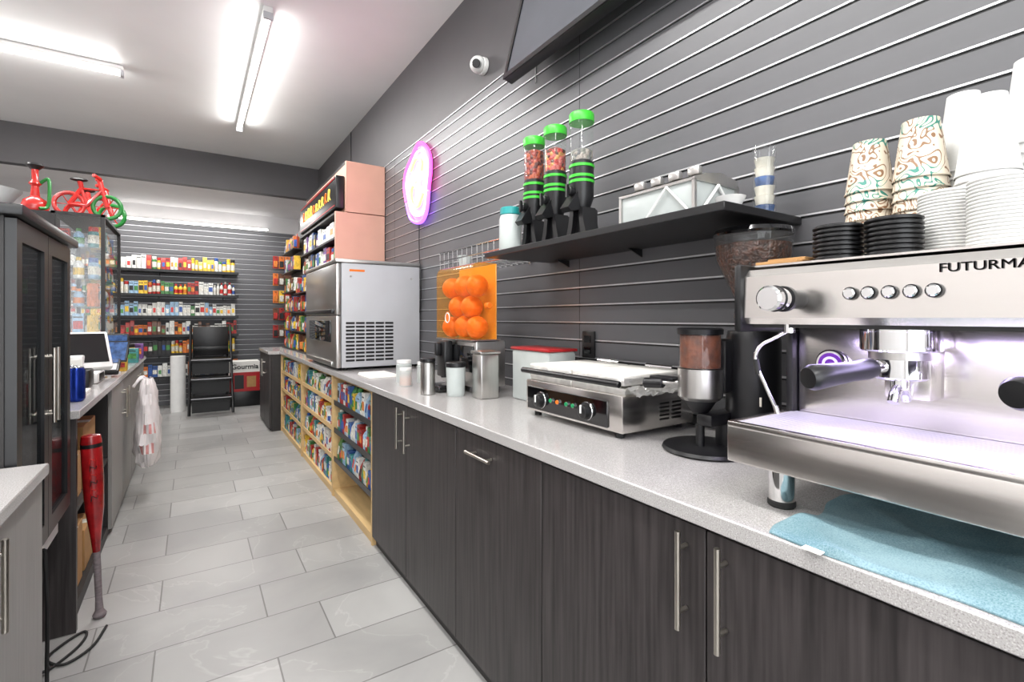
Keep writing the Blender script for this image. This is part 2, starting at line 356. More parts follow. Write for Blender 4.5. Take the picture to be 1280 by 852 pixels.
# ---------------- ITEM KINDS ----------------
def unit(kind):
    b=B()
    if kind=='carton':
        b.box(-.5,.5,-.5,.5,0,1,PACK,.02,1); b.box(-.42,.42,-.512,-.49,.3,.66,PLAB); b.box(-.4,.4,-.51,-.49,.80,.86,BLK)
    elif kind=='bottle':
        b.lathe((0,0,0),[(0,0),(.46,0),(.5,.04),(.5,.62),(.4,.72),(.2,.82),(.2,.86)],PACK,n=14)
        b.lathe((0,0,0),[(.25,.84),(.25,.98),(.2,1),(0,1)],PLAB,n=14); b.lathe((0,0,0),[(.51,.18),(.51,.5)],PLAB,n=14)
    elif kind=='pouch':
        b.prism([(-.45,-.45,0),(-.48,-.5,.3),(-.47,-.35,.7),(-.5,-.02,.97),(-.5,.02,.97),(-.47,.35,.7),(-.48,.5,.3),(-.45,.45,0)],(.95,0,0),PACK)
        b.box(-.5,.5,-.03,.03,.93,1,PACK); b.prism([(-.3,-.512,.28),(-.3,-.40,.62),(-.3,-.36,.62),(-.3,-.46,.28)],(.6,0,0),PLAB)
    elif kind=='jar':
        b.lathe((0,0,0),[(0,0),(.44,0),(.5,.06),(.5,.7),(.42,.8)],PACK,n=16); b.lathe((0,0,0),[(.46,.78),(.46,.98),(.42,1),(0,1)],PLAB,n=16); b.lathe((0,0,0),[(.51,.2),(.51,.6)],LAB,n=16)
    elif kind=='hangpack':
        b.box(-.5,.5,-.05,.05,0,1,PACK); b.box(-.36,.36,-.5,-.04,.12,.6,PLAB,.03,1); b.box(-.16,.16,-.056,-.04,.86,.92,BLK)
    return b.mesh(kind,(0,0,0))
UM={k:unit(k) for k in('carton','bottle','pouch','jar','hangpack')}
PAL={'red':(165,42,36),'orange':(208,110,40),'yellow':(225,182,55),'green':(68,125,68),'blue':(52,88,150),'white':(218,218,212),'brown':(105,66,45),'purple':(105,65,130),'teal':(60,132,132),'black':(36,34,36),'pink':(190,110,130),'light blue':(150,182,208)}
KN={'carton':('carton','printed carton','box'),'bottle':('bottle','labelled bottle','bottle'),'pouch':('snack_bag','snack bag','snack bag'),'jar':('jar','lidded jar','jar'),'hangpack':('blister_pack','hanging blister pack','package')}
def item(kind,x,y,z,w,d,h,col,where,group,rot=0):
    nm,lb,ct=KN[kind]; o=bpy.data.objects.new(nm,UM[kind]); COL.objects.link(o); o.location=(x,y,z); o.scale=(w,d,h); o.rotation_euler=(0,0,rot)
    k=PAL[col]; j=random.uniform(.85,1.1); o.color=(*[min(1,t*j) for t in c(*k)],1)
    o['label']=f'{col} {lb} {where}'; o['category']=ct; o['group']=group; return o
FX=-math.pi/2

# ---------------- RIGHT COUNTER ----------------
b=B().box(.845,1.497,-.9,6.2,.885,.92,QUARTZ,.003,1); solo('countertop','long speckled grey quartz worktop on dark cabinets','countertop',b)
ys=[2.78,2.25,1.72,1.16,.61,.06,-.5]
def vhandle(y,z0,z1,x=.858):
    q=B().cyl((x-.028,y,z0),(x-.028,y,z1),.006,NICK,n=14)
    for z in(z0+.035,z1-.035): q.cyl((x,y,z),(x-.028,y,z),.005,NICK,n=10)
    return q
def hhandle(y0,y1,z,x=.858):
    q=B().cyl((x-.028,y0,z),(x-.028,y1,z),.006,NICK,n=14)
    for y in(y0+.03,y1-.03): q.cyl((x,y,z),(x-.028,y,z),.005,NICK,n=10)
    return q
def cabunit(y1,y0,doors,lab):
    T=Thing('base_cabinet',lab,'cabinet',group='dark base cabinets under the worktop')
    T.add('body',B().box(.884,1.49,y0+.001,y1-.001,.0,.884,DWI))
    for (a,bq,hd) in doors:
        d=T.add('door',B().box(.86,.883,bq+.002,a-.002,.055,.876,DW,.001,1))
        if hd=='h': m=(a+bq)/2+.06; T.add('handle',hhandle(m-.085,m+.085,.815),parent=d,label='brushed nickel bar handle')
        else: T.add('handle',vhandle(hd,.665,.865),parent=d,label='brushed nickel bar handle')
    T.done()
cabunit(ys[0],ys[2],[(ys[0],ys[1],ys[1]+.05),(ys[1],ys[2],ys[1]-.05)],'dark woodgrain double door base cabinet beside open shelves')
cabunit(ys[2],ys[3],[(ys[2],ys[3],'h')],'dark woodgrain cabinet with horizontal bar pull')
cabunit(ys[3],ys[5],[(ys[3],ys[4],ys[4]+.045),(ys[4],ys[5],ys[4]-.045)],'dark woodgrain double door cabinet below the espresso machine')
cabunit(ys[5],ys[6]-.3,[(ys[5],ys[6],ys[6]+.05)],'dark woodgrain single door base cabinet')
bays=[2.782,3.73,4.95,6.2]
for k in range(3):
    y0,y1=bays[k]+.001,bays[k+1]-.001
    T=Thing('open_shelf_unit','birch wood open shelf unit under the worktop','shelf',group='open shelf units under the worktop')
    T.add('body',B().box(.86,1.49,y0,y0+.016,0,.884,LW).box(.86,1.49,y1-.016,y1,0,.884,LW).box(1.46,1.49,y0+.016,y1-.016,0,.884,DWI).box(.87,1.46,y0+.016,y1-.016,0,.05,LW).box(.87,1.46,y0+.016,y1-.016,.868,.884,LW))
    zz=[.27,.48,.68]
    for z in zz:
        q=B().box(.875,1.46,y0+.016,y1-.016,z-.012,z,LW if k else BLK); q.box(.868,.875,y0+.016,y1-.016,z-.012,z+.022,BLK if k==0 else LW); T.add('shelf',q)
    T.done()
    for z in zz+([.05] if k else []):
        y=y0+.022
        while y<y1-.07:
            wd=random.uniform(.035,.065); kd=random.choice(['carton','carton','bottle','carton','pouch'])
            item(kd,.92,y+wd/2,z+.001,wd*.96,.07,random.uniform(.11,.165),random.choice(['white','blue','red','yellow','teal','light blue','white','green','white']),'on an open shelf below the worktop','small goods on the open shelves',FX)
            y+=wd+.003
T=Thing('base_cabinet','dark woodgrain end cabinet with grey top','cabinet')
T.add('body',B().box(.762,1.49,6.203,7.1,0,.875,DWI)); T.add('worktop',B().box(.73,1.495,6.203,7.12,.878,.915,QUARTZ,.003,1))
for a in(6.203,6.652): 
    d=T.add('door',B().box(.74,.76,a+.003,a+.446,.03,.87,DW)); T.add('handle',vhandle(a+.4 if a<6.5 else a+.05,.6,.8,.74),parent=d)
T.done()

def smooth(pts,n=8):
    P=[Vector(p) for p in pts];P=[2*P[0]-P[1]]+P+[2*P[-1]-P[-2]];o=[]
    for i in range(1,len(P)-2):
        for k in range(n):
            t=k/n;a,b_,c_,d_=P[i-1:i+3]
            o.append(.5*((2*b_)+(-a+c_)*t+(2*a-5*b_+4*c_-d_)*t*t+(-a+3*b_-3*c_+d_)*t**3))
    o.append(P[-2]); return o
# ---------------- ESPRESSO MACHINE ----------------
T=Thing('espresso_machine','two group stainless steel espresso machine on the worktop','coffee machine')
Y0,Y1=-.12,.60
T.add('body',B().box(1.17,1.45,Y0+.01,Y1-.012,1.005,1.289,STEEL,.006),'brushed stainless steel housing')
hd=B().prism([(.985,Y0,1.287),(.975,Y0,1.30),(.978,Y0,1.385),(.992,Y0,1.400),(1.45,Y0,1.405),(1.45,Y0,1.287)],(0,Y1-Y0,0),STEEL)
hd.box(.99,1.44,Y0+.01,Y1-.01,1.28,1.288,BLK)
h=T.add('machine_head',hd,'brushed steel upper housing')
tx=B()
for o_ in(0,.0004): tx.text('FUTURMAT',MX((.9755,.279-o_,1.377)),.0195,BLK,.0008,'LEFT',0,1.16)
T.add('brand_lettering',tx,parent=h)
T.add('cup_rail',B().box(.998,1.445,Y0+.01,Y1-.01,1.406,1.410,STEEL).box(1.437,1.445,Y0+.01,Y1-.01,1.409,1.43,STEEL))
T.add('side_panel',B().box(.965,1.45,Y1+.001,Y1+.018,1.27,1.412,BLK,.006),'black plastic side cheek')
T.add('side_panel',B().box(1.15,1.45,Y1-.010,Y1+.006,1.0,1.27,BLK,.004),'black plastic side cheek')
T.add('side_panel',B().box(.965,1.45,Y0-.018,Y0-.001,1.27,1.412,BLK,.006),'black plastic side cheek')
for y in(.40,.372,.342,.312,.283,.10,.072,.042,.012,-.017):
    T.add('button',B().cyl((.977,y,1.343),(.970,y,1.343),.0115,BLK,n=20).cyl((.9705,y,1.343),(.964,y,1.343),.0095,CHROME,n=20,bev=.002),'round chrome button',parent=h)
T.add('steam_knob',B().cyl((.977,.49,1.335),(.925,.49,1.335),.018,BLK,n=24).cyl((.928,.49,1.335),(.918,.49,1.335),.024,BLK,n=24).cyl((.919,.49,1.335),(.868,.49,1.335),.021,CHROME,.0235,n=28,bev=.004).ring((.892,.49,1.335),.0228,.0016,BLK,(1,0,0)),'chrome and black steam knob')
sw=B().cyl((1.0,.52,1.287),(1.0,.52,1.27),.011,CHROME,n=16)
sw.tube(smooth([(1.0,.52,1.275),(.988,.545,1.258),(.975,.565,1.242),(.970,.572,1.212),(.971,.55,1.16),(.972,.53,1.118)]),.0035,CHROME,10)
sw.tube([(.970,.572,1.215),(.9705,.566,1.185)],.006,RUB,10); sw.tube([(.9718,.532,1.125),(.972,.528,1.110)],.005,CHROME,10)
T.add('steam_wand',sw,'thin curved chrome steam wand')
def group(y,tip):
    g=B().cyl((1.07,y,1.285),(1.07,y,1.240),.060,CHROME,n=36,bev=.003).cyl((1.07,y,1.242),(1.07,y,1.226),.047,STEELV,n=32)
    g.box(1.06,1.17,y-.05,y+.05,1.242,1.286,STEEL,.006); g.box(1.10,1.17,y-.035,y+.035,1.15,1.245,STEEL,.004)
    T.add('group_head',g,'polished steel group head')
    pf=B().cyl((1.07,y,1.232),(1.07,y,1.190),.043,CHROME,n=32,bev=.004); pf.cyl((1.07,y,1.197),(1.07,y,1.172),.014,CHROME,n=16)
    pf.tube(smooth([(1.07,y,1.178),(1.05,y,1.166),(1.04,y,1.150)],5),.009,CHROME)
    pf.tube(smooth([(1.07,y,1.178),(1.09,y,1.166),(1.10,y,1.150)],5),.009,CHROME)
    t=Vector(tip);s0=Vector((1.040,y+(t.y-y)*.14,1.214)); d=(t-s0)
    pf.cyl(s0,s0+d*.24,.012,CHROME,n=16)
    i=T.add('portafilter',pf,'chrome portafilter')
    Lh=d.length*.82
    T.add('portafilter_handle',B().lathe(s0+d*.18,[(0,0),(.016,0),(.019,Lh*.12),(.0175,Lh*.35),(.0205,Lh*.7),(.0225,Lh*.92),(.018,Lh*.99),(0,Lh)],BLK,d,24),'black grip',parent=i)
group(.36,(.885,.43,1.196)); group(.13,(.895,.178,1.2))
T.add('pressure_gauge',B().cyl((1.169,.515,1.2),(1.158,.515,1.2),.031,CHROME,n=36,bev=.003).cyl((1.1585,.515,1.2),(1.1575,.515,1.2),.024,PURP,n=32).ring((1.1575,.515,1.2),.0135,.003,WPL,(1,0,0)),'round chrome rimmed dial')
t=T.add('drip_tray',B().box(.93,1.19,Y0-.008,Y1+.01,1.005,1.078,STEEL,.003).box(.93,.944,Y0-.008,Y1+.01,1.076,1.088,STEEL,.003).box(.944,1.17,Y1-.004,Y1+.01,1.076,1.088,STEEL,.003).box(.944,1.17,Y0-.008,Y0+.006,1.076,1.088,STEEL,.003),'deep brushed steel drip tray')
gr=B()
for i in range(16): x=.948+i*.0139; gr.box(x,x+.0112,Y0+.008,Y1-.006,1.082,1.0865,TRAYM)
for y in(.0,.25,.45): gr.box(.948,1.168,y,y+.008,1.078,1.083,TRAYM)
T.add('drip_grille',gr,parent=t)
for x in(1.0,1.4):
    for y in(.535,-.05): T.add('foot',B().cyl((x,y,.932),(x,y,1.004),.024,CHROME,n=28,bev=.002).cyl((x,y,.9205),(x,y,.934),.026,RUB,n=28,bev=.003),'chrome foot with rubber pad')
T.done()
l=bpy.data.lights.new('purple_fill','AREA'); l.shape='RECTANGLE'; l.size=.06; l.size_y=.62; l.energy=3.2; l.color=(.66,.56,1)  # purple lamp added to give the steel its lavender reflections
o=bpy.data.objects.new('added_purple_light',l); o.location=(1.03,.24,1.276); COL.objects.link(o)

def cloth():
    nx,ny=50,70; vs=[];fs=[]
    for i in range(nx+1):
        for j in range(ny+1):
            u=i/nx; v_=j/ny
            x=.853+u*.35+.012*math.sin(v_*9)*(u-.5); y=.478-v_*.52+.012*math.sin(u*11)
            z=.9275+.003*math.sin(u*9+v_*5)*math.sin(v_*8+u*3)+.005*abs(math.sin(v_*7+u*5))**10+.004*abs(math.sin(u*6-v_*4))**12
            if i==0 or j==0: z=.9235
            vs.append((x,y,max(z,.9235)))
    for i in range(nx):
        for j in range(ny):
            a=i*(ny+1)+j; fs.append((a,a+1,a+ny+2,a+ny+1))
    n0=len(vs); low=[(x,y,.9208) for x,y,z in vs]
    b=B(); b.add(vs+low,fs+[tuple(k+n0 for k in reversed(f)) for f in fs],TOWEL)
    ed=[j for j in range(ny+1)]+[i*(ny+1)+ny for i in range(1,nx+1)]+[nx*(ny+1)+j for j in range(ny-1,-1,-1)]+[i*(ny+1) for i in range(nx-1,0,-1)]
    b.f+=[(ed[k],ed[(k+1)%len(ed)],ed[(k+1)%len(ed)]+n0,ed[k]+n0) for k in range(len(ed))]; b.mi+=[0]*len(ed)
    return b
T=Thing('towel','pale teal microfibre towel spread on the worktop','towel')
T.add('cloth',cloth()); T.add('tag',B().box(.833,.862,.385,.415,.924,.9255,PAPER),'small white care tag'); T.done()

ZT=1.4102
def cupstack(x,y,top,rb,rt,ch,m,n,label,cat='cups',zb=ZT):
    T=Thing('cup_stack',label,cat,group='cup stacks on the coffee machine')
    step=(top-zb-ch)/(n-1)
    for i in range(n):
        z=zb+i*step
        T.add('cup',B().lathe((x,y,0),[(rb+.001,z),(rb+.002,z+.002),(rb+.001,z+.004),(rb,z+.005),(rt+(rb-rt)*.03,z+ch-.006),(rt,z+ch-.001),(rt-.003,z+ch),(rt-.005,z+ch-.004),(0,z+ch-.004)],m,n=36))
    T.done()
cupstack(1.30,.495,1.70,.047,.032,.118,PCUP,9,'stack of inverted cream paper cups with swirl print')
cupstack(1.28,.395,1.712,.047,.032,.125,PCUP,9,'taller stack of printed paper cups with teal swirls')
cupstack(1.378,.352,1.775,.046,.027,.17,FOAM,12,'tall stack of inverted white foam cups')
cupstack(1.265,.288,1.72,.047,.028,.15,FOAM,12,'stack of inverted white foam cups behind bowls')
cupstack(1.378,.245,1.805,.047,.03,.17,FOAM,12,'tallest stack of inverted white foam cups')
def lidstack(x,y,r,n,h,m,nm,label,cat,dp=.004):
    T=Thing(nm,label,cat,group='lid stacks on the coffee machine')
    for i in range(n):
        z=ZT+i*h
        T.add('lid',B().lathe((x,y,z),[(0,0),(r-dp,0),(r,h*.2),(r+.0005,h*.4),(r,h*.65),(r-dp,h*.8),(r-dp,h*.96),(0,h*.96)],m,n=36))
    T.done()
lidstack(1.05,.452,.043,8,.0085,BLK,'lid_stack','short stack of black plastic cup lids','lids')
lidstack(1.05,.363,.043,8,.0085,BLK,'lid_stack','second stack of black plastic cup lids','lids')
lidstack(1.14,.305,.050,20,.0057,FOAM,'lid_stack','stack of white foam lids beside the cups','lids',.0022)
lidstack(1.075,.222,.048,19,.0058,FOAM,'bowl_stack','stack of white foam bowls beside the white lids','bowls',.0022)
b=B().box(1.0,1.09,.505,.59,ZT,ZT+.006,CARD,.001,1).box(1.02,1.1,.50,.575,ZT+.005,ZT+.012,CARD,.001,1); solo('cardboard_sleeve','flat brown cardboard sleeves on the coffee machine','cardboard',b)

# ---------------- GRINDER ----------------
T=Thing('coffee_grinder','black doser coffee grinder with clear bean hopper','coffee grinder')
gx,gy=1.335,.795
T.add('base',B().lathe((1.235,.875,.9205),[(0,0),(.115,0),(.122,.006),(.118,.014),(.08,.02),(0,.02)],BLK,n=40).cyl((gx,gy,.925),(gx,gy,.96),.078,BLK,n=32,bev=.006),'low round black base')
T.add('body',B().lathe((gx,gy,0),[(0,.955),(.07,.955),(.072,1.0),(.072,1.235),(.066,1.262),(0,1.262)],BLK,n=36),'black cylindrical motor housing')
T.add('rating_label',B().box(gx-.052,gx-.050,gy-.055,gy-.02,1.06,1.085,LAB))
T.add('collar',B().cyl((gx,gy,1.262),(gx,gy,1.30),.045,BLK,n=32).cyl((gx,gy,1.298),(gx,gy,1.312),.05,STEELV,n=32))
T.add('hopper',B().lathe((gx,gy,0),[(.036,1.31),(.042,1.34),(.098,1.465),(.102,1.53)],CLEAR,n=36),'clear conical bean hopper')
T.add('hopper_lid',B().lathe((gx,gy,0),[(0,1.531),(.103,1.531),(.105,1.537),(.1,1.548),(.03,1.551),(0,1.551)],BLKG,n=36),'smoky black hopper lid')
T.add('coffee_beans',B().lathe((gx,gy,0),[(0,1.318),(.034,1.318),(.040,1.342),(.095,1.467),(.098,1.505),(.05,1.515),(0,1.52)],BEANS,n=36))
dx,dy=1.20,.87
T.add('doser_chamber',B().lathe((dx,dy,0),[(.058,1.16),(.058,1.256)],CLEAR,n=36),'clear doser chamber')
T.add('ground_coffee',B().lathe((dx,dy,0),[(0,1.161),(.054,1.161),(.054,1.252),(0,1.252)],GROUND,n=30))
T.add('doser_lid',B().lathe((dx,dy,0),[(0,1.254),(.061,1.254),(.062,1.268),(.056,1.272),(0,1.272)],BLK,n=36))
T.add('doser_housing',B().lathe((dx,dy,0),[(0,1.07),(.05,1.07),(.06,1.08),(.06,1.158),(0,1.16)],STEELV,n=36).box(dx+.03,gx-.05,dy-.06,dy-.0,1.09,1.24,BLK,.01),'stainless doser drum')
T.add('doser_outlet',B().lathe((dx,dy,0),[(.022,1.035),(.045,1.07)],BLK,n=24).cyl((dx,dy,.94),(dx,dy,1.0),.012,BLK).box(dx-.02,gx,dy-.05,dy-.0,1.0,1.035,BLK,.008).box(dx+.05,dx+.09,dy-.05,dy-.01,.935,1.03,BLK,.008))
T.add('doser_lever',B().tube([(dx-.03,dy+.05,1.115),(dx-.05,dy+.10,1.11)],.006,STEELV).cyl((dx-.045,dy+.09,1.11),(dx-.06,dy+.15,1.105),.015,BLK,n=16,bev=.003).box(dx-.05,dx-.01,dy+.055,dy+.14,1.118,1.128,BLK,.003),'black dosing lever')
T.done()

# ---------------- CONTACT GRILL ----------------
T=Thing('contact_grill','double stainless panini press with foil covered plates','grill')
ga,gb=1.08,1.60
T.add('body',B().box(1.11,1.455,ga,gb,.94,1.058,STEEL,.005),'stainless steel base')
cp=T.add('control_panel',B().box(1.102,1.11,ga+.06,gb-.02,.95,1.035,BLKG,.002,1),'black control panel')
for y in(1.49,1.235):
    T.add('control_knob',B().lathe((1.101,y,.99),[(0,0),(.029,0),(.030,.004),(.024,.006),(.022,.022),(.018,.025),(0,.025)],BLK,(-1,0,0),28).ring((1.1,y,.99),.029,.0022,CHROME,(1,0,0)).box(1.073,1.078,y-.003,y+.003,.985,1.012,WPL),'black dial with chrome ring',parent=cp)
for y,m in((1.425,GLED),(1.385,ORL),(1.335,GLED),(1.30,GLED)):
    T.add('indicator_light',B().cyl((1.102,y,.998),(1.096,y,.998),.009,CHROME,n=16).cyl((1.0965,y,.998),(1.093,y,.998),.007,m,n=16),parent=cp)
v=B()
for i in range(5):
    for j in range(2): v.box(1.28+j*.06,1.325+j*.06,ga-.0015,ga+.001,.965+i*.013,.971+i*.013,BLK)
T.add('side_vent',v)
for x in(1.14,1.42):
    for y in(ga+.04,gb-.04): T.add('foot',B().cyl((x,y,.9205),(x,y,.942),.014,RUB,n=16))
for k,(a,d_) in enumerate(((ga+.005,ga+.255),(ga+.265,gb-.005))):
    T.add('lower_plate',B().box(1.125,1.41,a,d_,1.058,1.078,FOIL,.004))
    q=T.add('upper_plate',B().box(1.122,1.415,a,d_,1.086,1.112,FOIL,.006).box(1.124,1.415,a+.002,d_-.002,1.110,1.120,PAPER,.003),'foil wrapped heating plate')
    T.add('handle',B().cyl((1.082,a-.02,1.098),(1.082,d_-.01,1.098),.0105,BLK,n=18,bev=.003).tube([(1.085,a+.02,1.098),(1.14,a+.02,1.098)],.006,CHROME).tube([(1.085,d_-.03,1.098),(1.14,d_-.03,1.098)],.006,CHROME),'black bar handle on chrome arms',parent=q)
    T.add('hinge_arm',B().box(1.415,1.45,(a+d_)/2-.05,(a+d_)/2+.05,1.055,1.12,STEEL,.008).cyl((1.435,(a+d_)/2-.06,1.12),(1.435,(a+d_)/2+.06,1.12),.012,CHROME,n=16))
T.done()
nx=24; vs=[];fs=[]
for i in range(nx+1):
    for j in range(nx+1):
        u=i/nx;w_=j/nx; vs.append((1.12+u*.28,1.03+w_*.046,1.085-.022*(1-w_)+random.uniform(-.006,.006)))
for i in range(nx):
    for j in range(nx):
        a=i*(nx+1)+j; fs.append((a,a+1,a+nx+2,a+nx+1))
b=B().add(vs,fs,FOIL); solo('foil_sheet','crumpled aluminium foil sheet hanging off the grill','foil',b)

# ---------------- JUICER ----------------
T=Thing('orange_juicer','orange juicer with amber hood and stainless base','juicer')
ja,jb=2.10,2.50; jx=1.272
T.add('body',B().box(1.16,1.33,ja,jb,.955,1.185,STEELV,.008).box(1.15,1.16,ja+.02,jb-.02,1.03,1.16,BLKG,.003),'stainless lower housing with black panel')
T.add('back_panel',B().box(jx,jx+.007,ja,jb,1.187,1.57,AMBERB,.002,1).box(1.13,1.30,ja,jb,1.186,1.192,STEELV))
hp=[(1.134,ja,1.193),(1.134,ja,1.53),(1.140,ja,1.552),(1.152,ja,1.566),(1.172,ja,1.572),(jx,ja,1.572)]
hv=[];hf=[]
for x_,y_,z_ in hp: hv+=[(x_,ja,z_),(x_,jb,z_)]
for i in range(len(hp)-1): hf.append((2*i,2*i+1,2*i+3,2*i+2))
k0=len(hv); hv+=[(jx,ja,1.193),(jx,jb,1.193)]
hf.append(tuple([2*i for i in range(len(hp))]+[k0])); hf.append(tuple([2*i+1 for i in range(len(hp))]+[k0+1]))
T.add('hood',B().add(hv,hf,AMBER),'transparent amber hood')
T.add('round_label',B().cyl((1.1325,2.36,1.30),(1.1315,2.36,1.30),.032,ORL,n=32).ring((1.1315,2.36,1.30),.025,.003,WPL,(1,0,0)),'round orange and white sticker')
T.add('side_knob',B().cyl((1.22,ja,1.36),(1.22,ja-.03,1.36),.016,ORL,n=20,bev=.003))
T.add('juice_tap',B().box(1.10,1.15,2.33,2.43,.99,1.18,BLK,.01).cyl((1.12,2.38,1.02),(1.12,2.38,.985),.016,BLK,n=16).box(1.07,1.10,2.365,2.395,1.10,1.17,BLK,.006),'black tap column')
T.add('drip_pan',B().box(1.04,1.16,2.27,2.45,.925,.952,BLKG,.006))
for x in(1.19,1.30):
    for y in(ja+.04,jb-.04): T.add('foot',B().cyl((x,y,.9205),(x,y,.957),.016,RUB,n=16))
T.done()
for (x,y,z,r) in((1.20,2.163,1.252,.057),(1.205,2.30,1.254,.058),(1.20,2.436,1.250,.057),(1.208,2.232,1.356,.058),(1.205,2.368,1.358,.058),(1.20,2.163,1.46,.057),(1.205,2.30,1.464,.058),(1.20,2.437,1.46,.057),(1.205,2.119+.03,1.358,.0) ):
    if r<=0: continue
    solo('orange','whole ripe orange behind the amber juicer hood','orange',B().ball((x,y,z),r,ORANGE,24).cyl((x,y,z+r-.003),(x,y,z+r),.005,GREEND,n=8),group='oranges inside the juicer')
T=Thing('steel_container','square stainless container with lid beside the juicer','container')
T.add('body',B().box(1.12,1.22,1.98,2.07,.9205,1.13,STEELV,.008)); T.add('lid',B().box(1.115,1.225,1.975,2.075,1.13,1.145,STEELV,.004)); T.done()
T=Thing('food_container','frosted plastic tub with red lid','container')
T.add('tub',B().box(1.27,1.42,1.66,1.95,.9205,1.152,FROST,.012)); T.add('lid',B().box(1.265,1.425,1.655,1.955,1.152,1.165,RED,.004),'red plastic lid'); T.done()
T=Thing('jug','clear plastic jug with black lid near the juicer','jug')
T.add('body',B().lathe((1.08,2.16,0),[(0,.9205),(.04,.9205),(.043,.93),(.048,1.06),(.044,1.06),(.04,.935),(0,.93)],FROST,n=24)); T.add('lid',B().cyl((1.08,2.16,1.06),(1.08,2.16,1.085),.05,BLK,n=24,bev=.004)); T.done()
T=Thing('steel_canister','round polished steel canister in front of juicer','canister')
T.add('body',B().cyl((.985,2.28,.9205),(.985,2.28,1.08),.036,STEELV,n=28,bev=.003)); T.add('lid',B().cyl((.985,2.28,1.08),(.985,2.28,1.10),.038,BLK,n=28,bev=.003)); T.done()
for (x,y,r,h,m) in((1.0,2.62,.035,.1,ORL),(1.05,2.78,.045,.13,FROST),(1.15,2.72,.04,.12,LAB)):
    T=Thing('condiment_jar','small clear jar with white lid beside the juicer','jar',group='small jars beside the juicer')
    T.add('body',B().lathe((x,y,.9205),[(0,0),(r,0),(r,h*.8),(r*.85,h*.86)],FROST,n=20).cyl((x,y,.926),(x,y,.92+h*.5),r*.9,m,n=20)); T.add('lid',B().cyl((x,y,.9205+h*.86),(x,y,.9205+h),r*.95,WPL,n=20)); T.done()
b=B()
for i in range(5): b.box(.93+i*.004,1.12,3.05+i*.01,3.32+i*.006,.9208+i*.0025,.9234+i*.0025,PAPER)
solo('paper_sheets','loose white paper sheets lying on the worktop','paper',b)

# ---------------- ICE MACHINE ----------------
T=Thing('ice_machine','light grey countertop ice machine with vented side','ice machine')
ia,ib=3.6,4.7
T.add('body',B().box(.895,1.49,ia,ib,.94,1.695,GREYP,.008),'light grey enamelled side panels')
T.add('top_cover',B().box(.852,1.49,ia-.01,ib+.01,1.696,1.722,STEELV,.006))
d=T.add('front_door',B().box(.858,.893,ia,ib,1.32,1.69,STEELV,.008),'steel front door'); T.add('handle',B().box(.838,.858,ia+.06,ib-.06,1.33,1.36,BLK,.005),parent=d)
T.add('dispenser_front',B().box(.858,.893,ia,ib,.94,1.315,STEELV,.008).box(.848,.858,ia+.15,ib-.2,1.12,1.28,BLKG,.004).box(.846,.858,ia+.1,ib-.1,.95,.98,STEELV,.003))
v=B()
for i in range(5):
    for j in range(11):
        x=.925+i*.072; z=.985+j*.027
        v.box(x,x+.062,ia-.003,ia+.003,z,z+.014,BLK)
T.add('side_vent',v,'slotted cooling vent')
T.add('screw',B().cyl((.96,ia,1.60),(.96,ia-.004,1.60),.008,STEELV,n=12)); T.add('screw',B().cyl((1.42,ia,1.60),(1.42,ia-.004,1.60),.008,STEELV,n=12))
T.add('warning_sticker',B().box(.95,1.06,ia-.0015,ia,1.635,1.650,ORL))
for x in(.93,1.44):
    for y in(ia+.05,ib-.05): T.add('foot',B().cyl((x,y,.9205),(x,y,.942),.02,RUB,n=16))
T.done()

# ---------------- OVERHEAD CABINET ----------------
T=Thing('overhead_cabinet','peach sided overhead cabinet with black illuminated sign','cabinet')
T.add('side_panel',B().box(1.14,1.495,4.44,4.465,2.24,2.69,PEACH,.003,1),'peach painted side panel')
T.add('side_panel',B().box(1.05,1.495,4.445,4.465,1.78,2.235,PEACH,.003,1),'peach painted side panel')
T.add('side_panel',B().box(1.14,1.495,6.18,6.2,1.78,2.69,PEACH),'peach painted side panel')
T.add('body',B().box(1.14,1.495,4.466,6.18,2.66,2.69,DWI).box(1.465,1.495,4.466,6.18,1.78,2.66,DWI).box(1.14,1.16,4.466,6.18,2.24,2.66,PEACH))
for z in(1.78,2.0,2.22): T.add('shelf',B().box(1.06,1.465,4.466,6.18,z,z+.018,DWI))
s_=T.add('sign_box',B().box(1.06,1.139,4.47,6.15,2.27,2.56,BLK,.01).box(1.056,1.06,4.5,6.12,2.29,2.30,RED).box(1.056,1.06,4.5,6.12,2.53,2.54,RED),'black sign box with yellow marks')
for i in range(10):
    y=5.95-i*.135; hh=random.uniform(.07,.1); g=B().tube(smooth([(1.057,y,2.375),(1.057,y-.015,2.375+hh),(1.057,y-.055,2.37+hh),(1.057,y-.035,2.41),(1.057,y-.08,2.375)],4),.005,YEL if i%4 else ORL,6)
    T.add('sign_marking',g,parent=s_)
T.done()
for z in(1.799,2.019):
    y=4.5
    while y<6.05:
        wd=random.uniform(.07,.14); item(random.choice(['carton','carton','jar']),1.12,y+wd/2,z,wd*.95,.08,random.uniform(.13,.19),random.choice(['white','black','blue','white','red','purple']),'on the overhead cabinet shelf','goods on the overhead shelves',FX); y+=wd+.01
def rack(ya,yb,top,zs,lab):
    T=Thing('merchandise_rack',lab,'rack',group='dark merchandise racks')
    T.add('frame',B().box(1.10,1.12,ya,yb,.921 if ya<6.2 else .916,top,DWI))
    for z in zs: T.add('shelf',B().box(.99,1.10,ya,yb,z-.012,z,BLK))
    T.done()
    for z in zs:
        y=ya+.02
        while y<yb-.08:
            wd=random.uniform(.055,.09); item(random.choice(['hangpack','carton','pouch']),1.045,y+wd/2,z+.001,wd*.95,.07,random.uniform(.15,.18),random.choice(['red','red','orange','brown','white','yellow','blue','green']),'on the dark merchandise rack','packs on the merchandise racks',FX); y+=wd+.006
rack(4.95,6.19,1.77,(.935,1.15,1.37,1.58),'low dark rack with shelves standing on the worktop')
